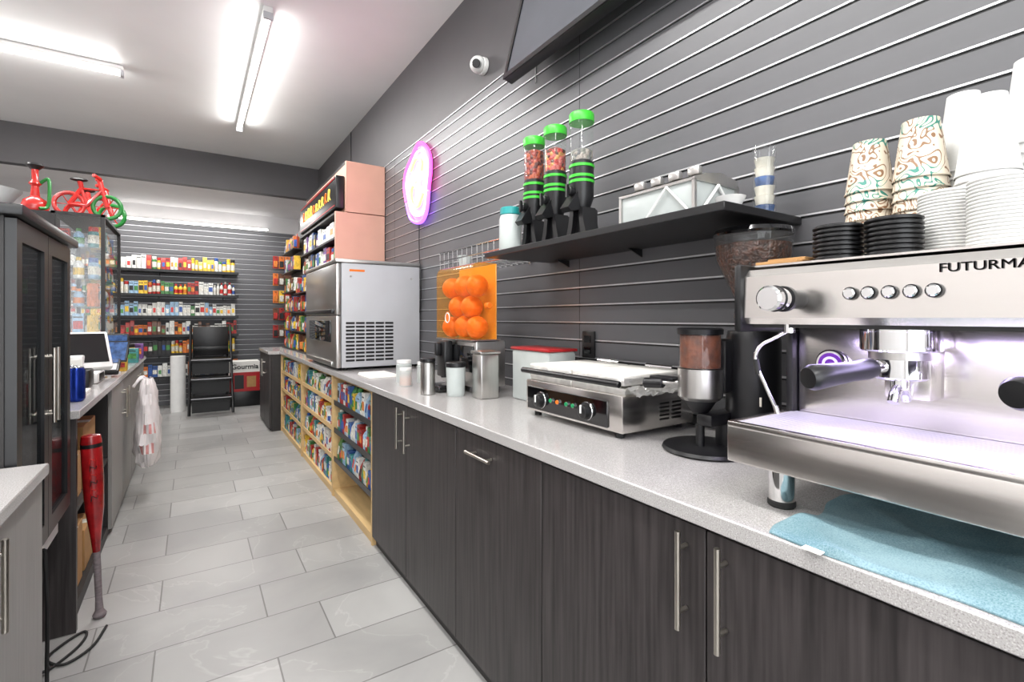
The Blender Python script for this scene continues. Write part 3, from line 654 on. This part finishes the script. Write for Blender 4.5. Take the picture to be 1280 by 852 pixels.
rack(6.22,7.05,2.35,(.93,1.15,1.38,1.62,1.87,2.12),'tall dark rack with shelves standing on the end cabinet')

# ---------------- WALL SHELF + ITEMS ----------------
T=Thing('wall_shelf','long matte black shelf fixed to the slatwall','shelf')
T.add('board',B().box(1.12,1.497,.742,1.95,1.572,1.595,BLK,.002,1))
for y in(.9,1.35,1.8): T.add('bracket',B().prism([(1.497,y,1.571),(1.42,y,1.571),(1.497,y,1.54)],(0,.006,0),BLK))
T.done()
ZH=1.5955
T=Thing('candy_dispenser','tall clear candy dispenser with green lid and black base','food dispenser',group='candy dispensers on the wall shelf')
x,y=1.275,1.458
legs=B()
for s1 in(-1,1):
    legs.prism([(x-.03,y+s1*.012,ZH+.13),(x-.03,y+s1*.035,ZH+.13),(x-.03,y+s1*.045,ZH+.07),(x-.03,y+s1*.066,ZH),(x-.03,y+s1*.038,ZH),(x-.03,y+s1*.022,ZH+.06)],(.07,0,0),BLK)
legs.box(x+.02,x+.07,y-.06,y+.06,ZH,ZH+.012,BLK,.003).box(x-.01,x+.06,y-.03,y+.03,ZH+.01,ZH+.13,BLK,.008)
T.add('base',legs,'flared black stand')
T.add('body',B().lathe((x,y,ZH),[(0,.11),(.03,.12),(.047,.17),(.047,.305),(.043,.31),(0,.31)],BLK).prism([(x-.04,y-.025,ZH+.19),(x-.085,y-.022,ZH+.125),(x-.07,y-.022,ZH+.11),(x-.03,y-.025,ZH+.12)],(0,.05,0),BLK),'black portion body')
T.add('portion_knob',B().cyl((x-.045,y,ZH+.19),(x-.07,y,ZH+.19),.018,BLK,n=20,bev=.003).box(x-.078,x-.068,y-.005,y+.005,ZH+.165,ZH+.215,BLK))
for z in(.225,.245,.285): T.add('green_ring',B().lathe((x,y,ZH),[(.047,z),(.0495,z+.001),(.0495,z+.011),(.047,z+.012)],GREEN))
T.add('canister',B().lathe((x,y,ZH),[(.046,.305),(.046,.465)],CLEAR))
T.add('lid',B().lathe((x,y,ZH),[(0,.462),(.048,.462),(.049,.468),(.049,.493),(.046,.498),(0,.5)],GREEN))
T.done(); 
T.clone((0,.166,0)); T.clone((0,.317,0),'candy dispenser with green lid beside the white tubs')
def fill(y,m,h,lab): solo('candy_fill',lab,'candy',B().lathe((x,y,ZH),[(0,.312),(.043,.312),(.043,h),(.02,h+.012),(0,h+.014)],m),kind='stuff')
fill(y,CAN3,.35,'pale grain fill inside the near dispenser'); fill(y+.166,CAN2,.40,'mixed orange candies inside a clear dispenser'); fill(y+.317,CAN1,.435,'dark red nuts inside a clear dispenser')
T=Thing('storage_jar','clear jar with teal lid next to the dispensers','jar')
T.add('body',B().lathe((1.22,1.885,ZH),[(0,0),(.048,0),(.052,.01),(.052,.15),(.045,.17),(.042,.17),(.048,.148),(.048,.012),(0,.01)],FROST)); T.add('contents',B().cyl((1.22,1.885,ZH+.012),(1.22,1.885,ZH+.10),.045,LAB)); T.add('lid',B().cyl((1.22,1.885,ZH+.17),(1.22,1.885,ZH+.205),.047,TEALP,bev=.004)); T.done()
T=Thing('plastic_tub','white square plastic tub on the wall shelf','container')
T.add('body',B().box(1.34,1.44,1.85,1.945,ZH,ZH+.13,WPL,.01)); T.add('lid',B().box(1.335,1.445,1.847,1.948,ZH+.13,ZH+.145,WPL,.004)); T.done()
T=Thing('wire_basket','chrome wire basket hooked on the slatwall','basket')
wb=B(); zb=1.59
for z in(zb,zb+.05,zb+.10): wb.tube([(1.495,2.0,z),(1.27,2.0,z),(1.27,2.75,z),(1.495,2.75,z)],.0038,CHROME,6)
for i in range(14):
    yy=2.0+i*.0576; wb.tube([(1.27,yy,zb+.10),(1.27,yy,zb),(1.495,yy,zb)],.003,CHROME,6)
T.add('frame',wb); T.add('hook',B().box(1.485,1.499,2.1,2.12,zb-.01,zb+.11,CHROME)); T.add('hook',B().box(1.485,1.499,2.6,2.62,zb-.01,zb+.11,CHROME)); T.done()
for i,yy in enumerate((2.10,2.64)): 
    T=Thing('serving_cup','clear plastic cup in the wire basket','cup',group='clear cups in the wire basket')
    T.add('cup',B().lathe((1.38,yy,zb+.004),[(0,0),(.03,0),(.042,.08),(.04,.08),(.028,.003),(0,.003)],FROST,n=20)); T.done()
T=Thing('topping_case','clear topping case with white frame and chrome hinged lid','food case')
T.add('tub',B().box(1.20,1.40,.89,1.17,ZH+.005,ZH+.10,FROST,.004))
fr=B().box(1.193,1.407,.883,1.177,ZH,ZH+.008,WPL).box(1.193,1.407,.883,1.177,ZH+.098,ZH+.106,STEELV)
for (xx,yy) in((1.193,.883),(1.397,.883),(1.193,1.167),(1.397,1.167)): fr.box(xx,xx+.01,yy,yy+.01,ZH,ZH+.1,STEELV)
fr.tube([(1.19,.90,ZH+.01),(1.19,.98,ZH+.095)],.004,WPL,6).tube([(1.19,1.06,ZH+.01),(1.19,.98,ZH+.095)],.004,WPL,6).tube([(1.22,.88,ZH+.01),(1.30,.88,ZH+.095)],.005,WPL,6).tube([(1.38,.88,ZH+.01),(1.30,.88,ZH+.095)],.005,WPL,6)
T.add('frame',fr)
for i in range(4):
    y0=.89+i*.07; T.add('lid',B().prism([(1.19,y0,ZH+.107),(1.41,y0,ZH+.107),(1.41,y0,ZH+.125),(1.33,y0,ZH+.138),(1.25,y0,ZH+.125)],(0,.066,0),STEELV).box(1.235,1.255,y0+.01,y0+.05,ZH+.125,ZH+.15,STEELV,.004),'stainless flip lid')
T.done()
T=Thing('serving_bowl','small white bowl on the wall shelf','bowl')
T.add('bowl',B().lathe((1.235,.80,ZH),[(0,0),(.022,0),(.038,.03),(.040,.034),(.036,.032),(.02,.004),(0,.004)],WPL)); T.done()
T=Thing('cup_tube','clear tube of blue and green wrapped cups','cup tube')
T.add('tube',B().lathe((1.385,.79,ZH),[(.031,0),(.031,.2)],CLEAR))
for i in range(6): T.add('cup',B().lathe((1.385,.79,ZH+.002+i*.027),[(0,0),(.022,0),(.027,.025),(0,.025)],[BLUES,LAB,LAB][i%3],n=20))
T.done()

# ---------------- NEON SIGN, TV, CAMERA ----------------
T=Thing('neon_sign','glowing pink and purple neon sign on the slatwall','neon sign')
oy,oz=3.6,2.34
def ol(a,k=1,x=1.47):
    r=(1+.07*math.sin(3*a+1)+.04*math.sin(5*a)); return (x,oy+.255*k*r*math.cos(a),oz+.30*k*r*math.sin(a))
NA=60
T.add('glow_backing',B().prism([ol(2*math.pi*i/NA,.95,1.482) for i in range(NA)],(.008,0,0),NGLOW),'pink panel imitating the neon glow')  # emissive panel imitates the fill glow inside the neon outline
T.add('neon_tube',B().tube([ol(math.radians(-20+i*220/40)) for i in range(41)],.015,NPINK,8),'pink neon outline')
T.add('neon_tube',B().tube([ol(math.radians(202+i*136/30)) for i in range(31)],.015,NPUR,8),'purple blue neon lower edge')
T.add('neon_tube',B().tube(smooth([(1.465,oy+.13,oz+.13),(1.465,oy+.02,oz+.20),(1.465,oy-.10,oz+.14),(1.465,oy-.05,oz+.03),(1.465,oy+.1,oz-.01),(1.465,oy+.10,oz-.12),(1.465,oy-.02,oz-.18),(1.465,oy-.12,oz-.10)],6),.012,NYEL,8),'yellow neon scroll')
T.add('neon_tube',B().tube(smooth([(1.462,oy+.16,oz+.0),(1.462,oy+.08,oz+.09),(1.462,oy,oz-.04),(1.462,oy-.1,oz+.06),(1.462,oy-.16,oz-.02)],6),.012,NWHT,8),'pale pink neon line')
T.add('neon_tube',B().tube([ol(2*math.pi*i/NA,.82,1.468) for i in range(NA)],.009,NWHT,6,True),'inner pale neon line')
T.add('power_cord',B().tube(smooth([(1.485,oy,oz-.28),(1.488,oy+.01,oz-.5),(1.485,oy-.03,oz-.8),(1.488,oy,oz-1.0)]),.004,BLK,6),'thin black power cord')
T.done()
l=bpy.data.lights.new('neon_halo','AREA'); l.shape='DISK'; l.size=.5; l.energy=2.5; l.color=(1,.3,.75)
o=bpy.data.objects.new('neon_light',l); o.location=(1.44,oy,oz); o.rotation_euler=(0,math.radians(-90),0); COL.objects.link(o)
T=Thing('wall_television','black framed television tilted down from the wall','television')
Mt=Matrix.Translation((1.345,1.51,2.50))@Matrix.Rotation(math.radians(14),4,'Y')
T.add('casing',B().box(-.02,.03,-.60,.60,0,.66,BLK,.006,M=Mt)); T.add('screen',B().box(-.0215,-.02,-.575,.575,.03,.635,SCRN,M=Mt),'dim grey screen')
T.add('bezel',B().box(-.027,-.0202,-.60,.60,0,.028,BLKG,M=Mt).box(-.027,-.0202,-.60,.60,.637,.66,BLKG,M=Mt).box(-.027,-.0202,.577,.60,.028,.637,BLKG,M=Mt).box(-.027,-.0202,-.60,-.577,.028,.637,BLKG,M=Mt))
T.add('mount',B().box(1.40,1.499,1.41,1.61,2.72,2.95,BLK,.005)); T.add('cable',B().tube([(1.497,2.07,2.52),(1.497,2.09,3.37)],.003,WPL,6)); T.done()
T=Thing('security_camera','white dome security camera with black lens on the wall','security camera')
T.add('mount',B().cyl((1.499,2.6,2.83),(1.47,2.6,2.83),.05,WPL,n=28,bev=.004)); T.add('housing',B().ball((1.45,2.6,2.83),.05,WPL,24)); T.add('lens',B().cyl((1.43,2.57,2.815),(1.405,2.545,2.802),.025,BLKG,n=20,bev=.003)); T.done()
b=B().tube([(1.495,5.6,3.38),(1.495,5.6,2.75),(1.49,5.9,2.72)],.006,BLK,8); solo('wall_conduit','thin black cable running down the wall','cable',b)
T=Thing('power_outlet','dark double power outlet on the slatwall','outlet'); T.add('plate',B().box(1.488,1.4975,1.62,1.70,1.12,1.24,BLK,.003)); T.add('socket',B().box(1.483,1.488,1.64,1.68,1.19,1.22,BLKG)); T.add('socket',B().box(1.483,1.488,1.64,1.68,1.14,1.17,BLKG)); T.done()

# ---------------- BACK WALL SHELVES ----------------
zsh=(1.98,1.63,1.32,1.05,.78,.45)
for si,z in enumerate(zsh):
    T=Thing('merchandise_shelf','black metal shelf hung on the rear slatwall','shelf',group='shelves on the rear slatwall')
    T.add('board',B().box(-1.35,.60,YB-.32,YB-.002,z-.02,z,BLK).box(-1.35,.60,YB-.325,YB-.32,z-.025,z+.012,BLK))
    T.add('bracket',B().box(-.4,-.395,YB-.25,YB-.002,z-.06,z-.02,BLK)); T.add('bracket',B().box(.4,.405,YB-.25,YB-.002,z-.06,z-.02,BLK)); T.done()
    mh=.22 if si==0 else min(.22,zsh[si-1]-z-.06)
    x_=-1.34; kinds=[['jar','pouch','carton'],['bottle','jar','carton'],['pouch','carton'],['carton','pouch'],['carton','jar'],['carton','pouch']][si]
    pc=[['yellow','red','yellow','orange','green','white'],['white','yellow','white','green','red','light blue'],['green','white','light blue','white','yellow','white'],['orange','brown','white','yellow','red','white'],['yellow','orange','yellow','black','white'],['brown','blue','orange','white']][si]
    k_=random.choice(kinds);cc=random.choice(pc);run=2
    while x_<.54:
        if run<=0: k_=random.choice(kinds);cc=random.choice(pc);run=random.randint(1,3)
        run-=1
        wd=random.uniform(.040,.060); item(k_,x_+wd/2,YB-.26,z+.001,wd*.98,.07,random.uniform(mh*.65,mh),cc,'on the rear slatwall shelf','goods on the rear wall shelves'); x_+=wd+.002
for r in range(5):
    for k in range(4):
        z=2.1-r*.28; xx=1.14+k*.088
        h=B().tube([(xx,YB-.001,z+.168),(xx,YB-.16,z+.172)],.003,CHROME,6)
        solo('display_hook','chrome display hook on the rear slatwall','hook',h,group='display hooks on the rear wall')
        item('hangpack',xx,YB-.12,z,.078,.05,.2,random.choice(['red','orange','red','brown','yellow']),'hanging on the rear slatwall','hanging packs on the rear wall')
T=Thing('step_ladder','black folding step ladder standing by the rear shelves','ladder')
fx,fy=.22,7.95
T.add('frame',B().tube([(fx-.25,fy-.3,0.018),(fx-.23,fy,1.2),(fx+.23,fy,1.2),(fx+.25,fy-.3,.018)],.018,BLK,8))
T.add('rear_leg',B().tube([(fx-.2,fy+.2,.014),(fx-.2,fy+.03,.85)],.014,BLK,8)); T.add('rear_leg',B().tube([(fx+.2,fy+.2,.014),(fx+.2,fy+.03,.85)],.014,BLK,8))
for z,yy in((.20,-.25),(.45,-.2),(.70,-.12)): T.add('step',B().box(fx-.23,fx+.23,fy+yy-.1,fy+yy+.1,z,z+.05,BLK,.006).box(fx-.23,fx+.23,fy+yy-.104,fy+yy-.1,z+.036,z+.044,GREYP).box(fx-.22,fx+.22,fy+yy+.07,fy+yy+.09,z-.17,z,BLK))
T.add('back_panel',B().box(fx-.21,fx+.21,fy-.035,fy-.015,.80,1.18,BLK,.008).box(fx-.2,fx+.2,fy-.12,fy-.03,.86,.91,BLK,.005)); T.done()
T=Thing('paper_roll','tall white paper roll standing on the floor','roll'); T.add('roll',B().lathe((-.16,8.25,0),[(0,0),(.09,0),(.09,.77),(.03,.77),(.03,.74),(0,.74)],WPL)); T.done()
b=B().box(.45,.86,8.2,8.56,.0,.22,BLK,.01); solo('storage_crate','black storage crate supporting an appliance box','crate',b)
T=Thing('appliance_box','red and white appliance box with brand lettering','box')
T.add('carton',B().box(.46,.85,8.2,8.5,.2205,.66,PAPER,.003,1).box(.461,.849,8.197,8.2,.221,.50,RED)); T.add('brand_lettering',B().text('Gourmia',MY((.655,8.194,.58)),.098,BLK,.001,'CENTER',.002)); T.add('product_print',B().box(.52,.64,8.195,8.197,.26,.46,BLK)); T.add('product_print',B().box(.68,.80,8.195,8.197,.28,.44,CARD)); T.done()
vsb=B().lathe((.93,7.75,0),[(0,0),(.11,.005),(.13,.12),(.12,.3),(.09,.42),(.03,.5),(.05,.55),(0,.56)],RUB,n=16); solo('trash_bag','full black bin bag on the floor','bag',vsb)

# ---------------- LEFT SIDE ----------------
T=Thing('base_cabinet','light grey laminate cabinet with pale worktop and bar handle','cabinet')
T.add('body',B().box(-1.0,-.366,.3,1.85,0,.86,GD)); T.add('worktop',B().box(-1.02,-.335,.28,1.865,.862,.893,QUARTZ,.003,1))
for a,e_ in((.31,.82),(.825,1.335),(1.34,1.845)):
    d=T.add('door',B().box(-.365,-.346,a,e_,.04,.855,GD,.001,1)); 
    y=a+.06 if a>1 else a+.45
    q=B().cyl((-.318,y,.66),(-.318,y,.85),.006,NICK,n=14)
    for z in(.69,.82): q.cyl((-.346,y,z),(-.318,y,z),.005,NICK,n=10)
    T.add('handle',q,parent=d)
T.done()
T=Thing('display_cabinet','black framed display cabinet with two glass doors','display cabinet')
T.add('body',B().box(-.80,-.43,1.88,2.60,.54,.56,DWI).box(-.80,-.78,1.88,2.60,.56,1.58,DWI).box(-.78,-.43,1.88,1.90,.56,1.58,DWI).box(-.78,-.43,2.58,2.60,.56,1.58,DWI).box(-.83,-.385,1.85,2.63,1.58,1.61,BLK,.004).box(-.78,-.52,2.0,2.55,0,.46,DWI).box(-.79,-.44,1.9,2.59,.46,.54,WPL))
for a,e_ in((1.885,2.238),(2.242,2.595)):
    fr=B().box(-.43,-.405,a,a+.05,.56,1.575,BLK).box(-.43,-.405,e_-.05,e_,.56,1.575,BLK).box(-.43,-.405,a+.05,e_-.05,.56,.62,BLK).box(-.43,-.405,a+.05,e_-.05,1.515,1.575,BLK)
    d=T.add('door',fr,'black door frame'); T.add('glass_pane',B().box(-.42,-.414,a+.05,e_-.05,.62,1.515,GLASS),parent=d)
    yy=e_-.025 if a<2 else a+.025; q=B().cyl((-.385,yy,.95),(-.385,yy,1.2),.006,NICK,n=12)
    for z in(.98,1.17): q.cyl((-.406,yy,z),(-.385,yy,z),.005,NICK,n=8)
    T.add('handle',q,parent=d)
for z in(.85,1.1,1.33): T.add('shelf',B().box(-.78,-.44,1.9,2.58,z,z+.012,GLASS))
T.done()
for z in(.561,.863,1.113,1.343):
    y=1.93
    while y<2.46:
        wd=random.uniform(.07,.12); item(random.choice(['carton','jar','bottle']),-.55,y+wd/2,z,wd*.9,.08,.15,random.choice(['brown','orange','white','black','red']),'inside the glass display cabinet','goods inside the display cabinet',-FX); y+=wd+.02
T=Thing('serving_bowl','white bowl on top of the display cabinet','bowl'); T.add('bowl',B().lathe((-.50,1.97,1.6105),[(0,0),(.05,0),(.085,.05),(.088,.055),(.08,.052),(.045,.006),(0,.006)],WPL)); T.done()
T=Thing('serving_tray','stack of thin trays on the display cabinet','tray'); T.add('tray',B().box(-.62,-.42,2.1,2.4,1.6105,1.625,GREYP,.003)); T.add('tray',B().box(-.61,-.43,2.12,2.38,1.6255,1.64,BLK,.003)); T.done()
T=Thing('checkout_counter','dark checkout counter with grey top and open end','counter')
T.add('worktop',B().box(-1.05,-.385,2.66,6.1,.885,.92,QUARTZ,.003,1))
T.add('body',B().box(-1.0,-.40,2.68,2.71,0,.884,DW).box(-1.0,-.97,2.71,3.76,0,.884,DWI).box(-.97,-.42,2.71,3.76,.0,.06,DWI).box(-.97,-.42,2.71,3.76,.45,.47,DWI).box(-.97,-.42,2.71,3.76,.86,.884,DWI).box(-1.0,-.42,3.76,6.08,0,.884,DWI))
for k in range(4):
    a=3.765+k*.578; d=T.add('door',B().box(-.419,-.40,a,a+.57,.04,.87,GD,.001,1),'grey laminate door')
    y=a+.5 if k%2==0 else a+.07; q=B().cyl((-.372,y,.62),(-.372,y,.82),.006,NICK,n=12)
    for z in(.65,.79): q.cyl((-.40,y,z),(-.372,y,z),.005,NICK,n=8)
    T.add('handle',q,parent=d)
T.done()
for (y,z,w_,h) in((2.95,.061,.3,.28),(3.3,.061,.28,.2),(2.95,.472,.25,.2),(3.3,.472,.35,.3)):
    q=B().box(-.85,-.44,y-w_/2,y+w_/2,z,z+h,CARD,.003,1).box(-.86,-.438,y-.03,y+.03,z+h-.002,z+h+.001,LAB); solo('cardboard_box','brown cardboard box inside the checkout counter','box',q,group='boxes inside the checkout counter')
T=Thing('baseball_bat','red baseball bat standing upside down against the counter','bat')
o0=Vector((-.335,2.765,.004)); d=Vector((-.027,-.02,.80)); Lb=d.length
T.add('barrel',B().lathe(o0,[(.0135,Lb*.36),(.02,Lb*.46),(.033,Lb*.6),(.037,Lb*.75),(.037,Lb*.96),(.033,Lb*.99),(0,Lb)],BATR,d,24),'glossy dark red barrel')
T.add('grip',B().lathe(o0,[(0,0),(.022,.002),(.025,.012),(.015,.03),(.0125,Lb*.1),(.0135,Lb*.36)],mat('worn_grey_grip',c(120,110,112),.8,var=.25,scale=40,stretch=(1,1,3)),d,20),'worn grey wrapped grip')
T.add('band',B().lathe(o0,[(.0374,Lb*.93),(.0374,Lb*.95)],BLK,d,24))
em=B()
for i in range(6):
    cpt=o0+d*(.66+i*.04)+Vector((.006,-.0375,0)); em.tube([cpt+Vector((-.010,0,-.010)),cpt+Vector((-.008,-.001,.012)),cpt+Vector((.010,0,.0)),cpt+Vector((.012,0,.012))],.002,REDG if i%2 else BLK,5)
T.add('emblem',em); T.done()
b=B().tube(smooth([(-.425,2.30,.50),(-.42,2.31,.28),(-.425,2.33,.08),(-.42,2.30,.012),(-.40,2.15,.007),(-.37,2.0,.007),(-.33,1.9,.007)]),.006,RUB,8)
b.tube(smooth([(-.43,2.31,.50),(-.45,2.34,.25),(-.46,2.38,.06),(-.44,2.44,.010),(-.38,2.54,.007),(-.36,2.62,.007),(-.375,2.66,.007),(-.43,2.60,.007),(-.46,2.52,.007),(-.40,2.45,.007),(-.33,2.52,.007),(-.30,2.66,.007)]),.005,RUB,8)
solo('power_cable','tangled black power cables hanging onto the tile floor','cable',b)
# plastic bag
bg=B(); prof=[(0,0),(.05,.0),(.11,.02),(.14,.06),(.16,.12),(.165,.19),(.16,.26),(.15,.33),(.135,.40),(.125,.46),(.11,.53),(.09,.60),(.06,.64)]
vs=[];fs=[];n_=64
for r,z in prof:
    for i in range(n_):
        a=2*math.pi*i/n_; k=1+.08*math.sin(a*5+z*24)+.05*math.sin(a*11-z*38)+.06*math.sin(a*3+z*40)+random.uniform(-.03,.03)
        vs.append((-.27+r*k*.5*math.cos(a),4.47+r*k*1.1*math.sin(a),.22+z+random.uniform(-.006,.006)))
for i in range(len(prof)-1):
    for j in range(n_): fs.append((i*n_+j,i*n_+(j+1)%n_,(i+1)*n_+(j+1)%n_,(i+1)*n_+j))
bg.add(vs,fs,BAGP); bg.mats.append(BAGR)
for i in (4,6):
    for j in range(n_):
        if 44<=j<=54 and (i*3+j)%4 in(0,1): bg.mi[i*n_+j]=1
T=Thing('plastic_bag','white crumpled carrier bag with faint red print hanging','bag'); T.add('bag',bg)
T.add('handle',B().tube(smooth([(-.28,4.45,.85),(-.31,4.43,.86),(-.350,4.42,.81)],5),.009,BAGP,8)); T.add('handle',B().tube(smooth([(-.275,4.49,.85),(-.31,4.46,.87),(-.352,4.425,.80)],5),.009,BAGP,8)); T.done()
# register cluster
T=Thing('cash_register','white and black point of sale terminal on the counter','register')
Mr=Matrix.Translation((-.54,3.78,1.0))@Matrix.Rotation(math.radians(20),4,'Z')@Matrix.Rotation(math.radians(-32),4,'X')
T.add('screen',B().box(-.15,.15,-.01,.04,.0,.25,WPL,.012,M=Mr).box(-.132,.132,-.013,-.01,.035,.232,BLKG,M=Mr),'tilted touch screen in white housing')
T.add('base',B().box(-.70,-.45,3.66,3.92,.9205,.985,WPL,.012).box(-.61,-.53,3.75,3.85,.985,1.08,WPL,.01).box(-.455,-.448,3.70,3.88,.93,.975,BLK,.002)); T.done()
T=Thing('tablet','black tablet on a white stand beside the register','tablet')
Mb=Matrix.Translation((-.47,4.28,1.0))@Matrix.Rotation(math.radians(-15),4,'Z')@Matrix.Rotation(math.radians(-22),4,'X')
T.add('screen',B().box(-.10,.10,-.006,.006,0,.15,BLK,.004,M=Mb).box(-.09,.09,-.0075,-.006,.01,.14,BLUES,M=Mb)); T.add('stand',B().cyl((-.47,4.30,.9205),(-.47,4.30,.93),.06,WPL,n=24).cyl((-.47,4.30,.93),(-.47,4.31,1.04),.01,WPL,n=12)); T.done()
T=Thing('receipt_printer','small black receipt printer with paper slip','printer'); T.add('body',B().box(-.60,-.46,3.45,3.6,.9205,1.02,BLK,.012)); T.add('receipt',B().box(-.56,-.50,3.52,3.522,1.018,1.07,PAPER)); T.done()
T=Thing('card_reader','small black card reader on the checkout counter','card reader')
Mc=Matrix.Translation((-.44,4.05,.94))@Matrix.Rotation(math.radians(25),4,'X'); T.add('body',B().box(-.045,.045,-.02,.14,.0,.035,BLK,.008,M=Mc).box(-.03,.03,.02,.06,-.0195,.0,BLK,M=Mc)); T.add('screen',B().box(-.035,.035,.085,.13,.035,.037,BLUES,M=Mc)); T.add('keypad',B().box(-.033,.033,-.01,.07,.035,.037,GREYP,M=Mc)); T.done()
T=Thing('monitor','small black customer monitor on the checkout counter','monitor'); T.add('screen',B().box(-.58,-.40,4.7,4.73,1.02,1.18,BLK,.005).box(-.57,-.41,4.698,4.7,1.03,1.17,BLUES)); T.add('stand',B().box(-.51,-.47,4.7,4.76,.9205,1.02,BLK).box(-.56,-.42,4.66,4.8,.9205,.93,BLK)); T.done()
b=B()
for i in range(4): b.box(-.56+i*.004,-.44,3.15+i*.006,3.34,.9206+i*.0035,.924+i*.0035,PAPER)
solo('paper_sheets','pile of white papers on the checkout counter','paper',b)
for (kd,x,y,wv,hv,cl) in(('carton',-.60,3.05,.12,.10,'white'),('jar',-.66,3.3,.1,.14,'light blue'),('carton',-.45,4.48,.12,.09,'yellow'),('jar',-.5,4.95,.1,.16,'red'),('carton',-.46,5.25,.16,.12,'teal'),('jar',-.47,5.5,.1,.15,'yellow'),('carton',-.46,5.75,.16,.14,'purple'),('bottle',-.66,4.35,.08,.2,'white'),('carton',-.78,3.35,.16,.18,'black')):
    item(kd,x,y,.9205,wv,.09,hv,cl,'on the checkout counter','small goods on the checkout counter')
for (x,y) in((-.44,2.95),(-.475,3.03)):
    T=Thing('drink_can','tall blue energy drink can on the counter','can',group='drink cans on the checkout counter')
    T.add('body',B().lathe((x,y,.9205),[(0,.003),(.024,0),(.032,.01),(.033,.015),(.033,.14),(.027,.153)],BLUE)); T.add('lid',B().lathe((x,y,.9205),[(.027,.153),(.027,.157),(.025,.154),(0,.153)],CHROME)); T.done()
# glass tower
T=Thing('glass_display_case','tall glass display case with dark frame on the counter','display case')
fr=B()
for x in(-.9,-.605):
    for y in(5.05,6.055): fr.box(x,x+.025,y,y+.025,.9205,2.12,DWI)
for z in(.9205,2.10): fr.box(-.9,-.58,5.05,6.08,z,z+.02,DWI)
T.add('frame',fr)
for z in(1.15,1.38,1.6,1.85): T.add('shelf',B().box(-.873,-.607,5.07,6.05,z,z+.008,GLASS))
T.add('glass_pane',B().box(-.604,-.60,5.076,6.054,.942,2.1,CLEAR)); T.add('glass_pane',B().box(-.874,-.606,5.052,5.056,.942,2.1,CLEAR)); T.done()
for z in(.942,1.159,1.389,1.609,1.859):
    for i in range(9): item(random.choice(['jar','bottle','carton']),-.66,5.13+i*.105,z,.08,.07,random.uniform(.13,.19),random.choice(['white','light blue','red','orange','teal','black','yellow','blue']),'inside the tall glass case','goods inside the glass display case',-FX)
    for k in range(2): item(random.choice(['bottle','carton']),-.75-k*.085,5.13,z,.07,.06,random.uniform(.13,.19),random.choice(['white','light blue','red','yellow']),'inside the tall glass case','goods inside the glass display case')
def bike(x,y,z,s,ang,lab):
    T=Thing('miniature_bicycle',lab,'ornament',group='miniature bicycles on the glass case')
    M=Matrix.Translation((x,y,z))@Matrix.Rotation(ang,4,'Z')@Matrix.Scale(s,4); f=lambda a,h,w=0:M@Vector((a,w,h))
    for a in(-.22,.22):
        q=B().tube([f(a+.17*math.cos(t*math.pi/12),.2+.17*math.sin(t*math.pi/12)) for t in range(24)],.03*s,REDG if a<0 else GREEND,8,True)
        for t in range(6): q.tube([f(a,.2),f(a+.165*math.cos(t*math.pi/3),.2+.165*math.sin(t*math.pi/3))],.008*s,REDG,5)
        T.add('wheel',q)
    fr=B()
    for p_ in([(-.22,.2),(-.02,.2),(.16,.45),(-.08,.45),(-.02,.2)],[(-.22,.2),(-.08,.45),(-.10,.56)],[(.22,.2),(.16,.45),(.13,.6)]): fr.tube([f(*t) for t in p_],.034*s,REDG,8)
    T.add('frame',fr); T.add('handlebar',B().tube([f(.08,.64,-.16),f(.14,.61,-.05),f(.14,.61,.05),f(.08,.64,.16)],.026*s,REDG,8)); T.add('saddle',B().ball(f(-.11,.58),.06*s,BLK,12,(1.8,.9,.5))); T.done()
bike(-.72,5.35,2.121,.55,0,'red miniature bicycle with green wheel on the glass case')
bike(-.74,5.85,2.121,.58,math.radians(-15),'second red miniature bicycle behind the first')
T=Thing('display_plinth','tall narrow dark cabinet beneath the red ornament','cabinet'); T.add('body',B().box(-1.12,-.905,5.1,5.4,.9205,2.12,DWI)); T.done()
T=Thing('miniature_hookah','chunky red water pipe ornament on the dark cabinet','ornament')
hx,hy=-1.02,5.22
T.add('base',B().lathe((hx,hy,2.1205),[(0,0),(.07,0),(.085,.04),(.07,.09),(.03,.12),(.022,.2),(.04,.22),(.02,.25),(.022,.33),(0,.33)],REDG,n=20)); T.add('bowl',B().lathe((hx,hy,2.4505),[(0,0),(.025,0),(.055,.03),(.05,.045),(0,.045)],BLK,n=18)); T.add('hose',B().tube(smooth([(hx+.02,hy,2.34),(hx+.08,hy-.02,2.38),(hx+.09,hy-.04,2.26),(hx+.08,hy-.05,2.16),(hx+.04,hy-.08,2.14)]),.012,GREEND,8)); T.done()

# ---------------- CAMERA ----------------
cam=bpy.data.cameras.new('camera'); co=bpy.data.objects.new('camera',cam); COL.objects.link(co)
co.location=(0,0,1.3); co.rotation_euler=(math.radians(90),0,math.radians(-33.1))
cam.sensor_width=36; cam.lens=614/1280*36; cam.shift_y=-29/1280; cam.clip_start=.02
S.camera=co
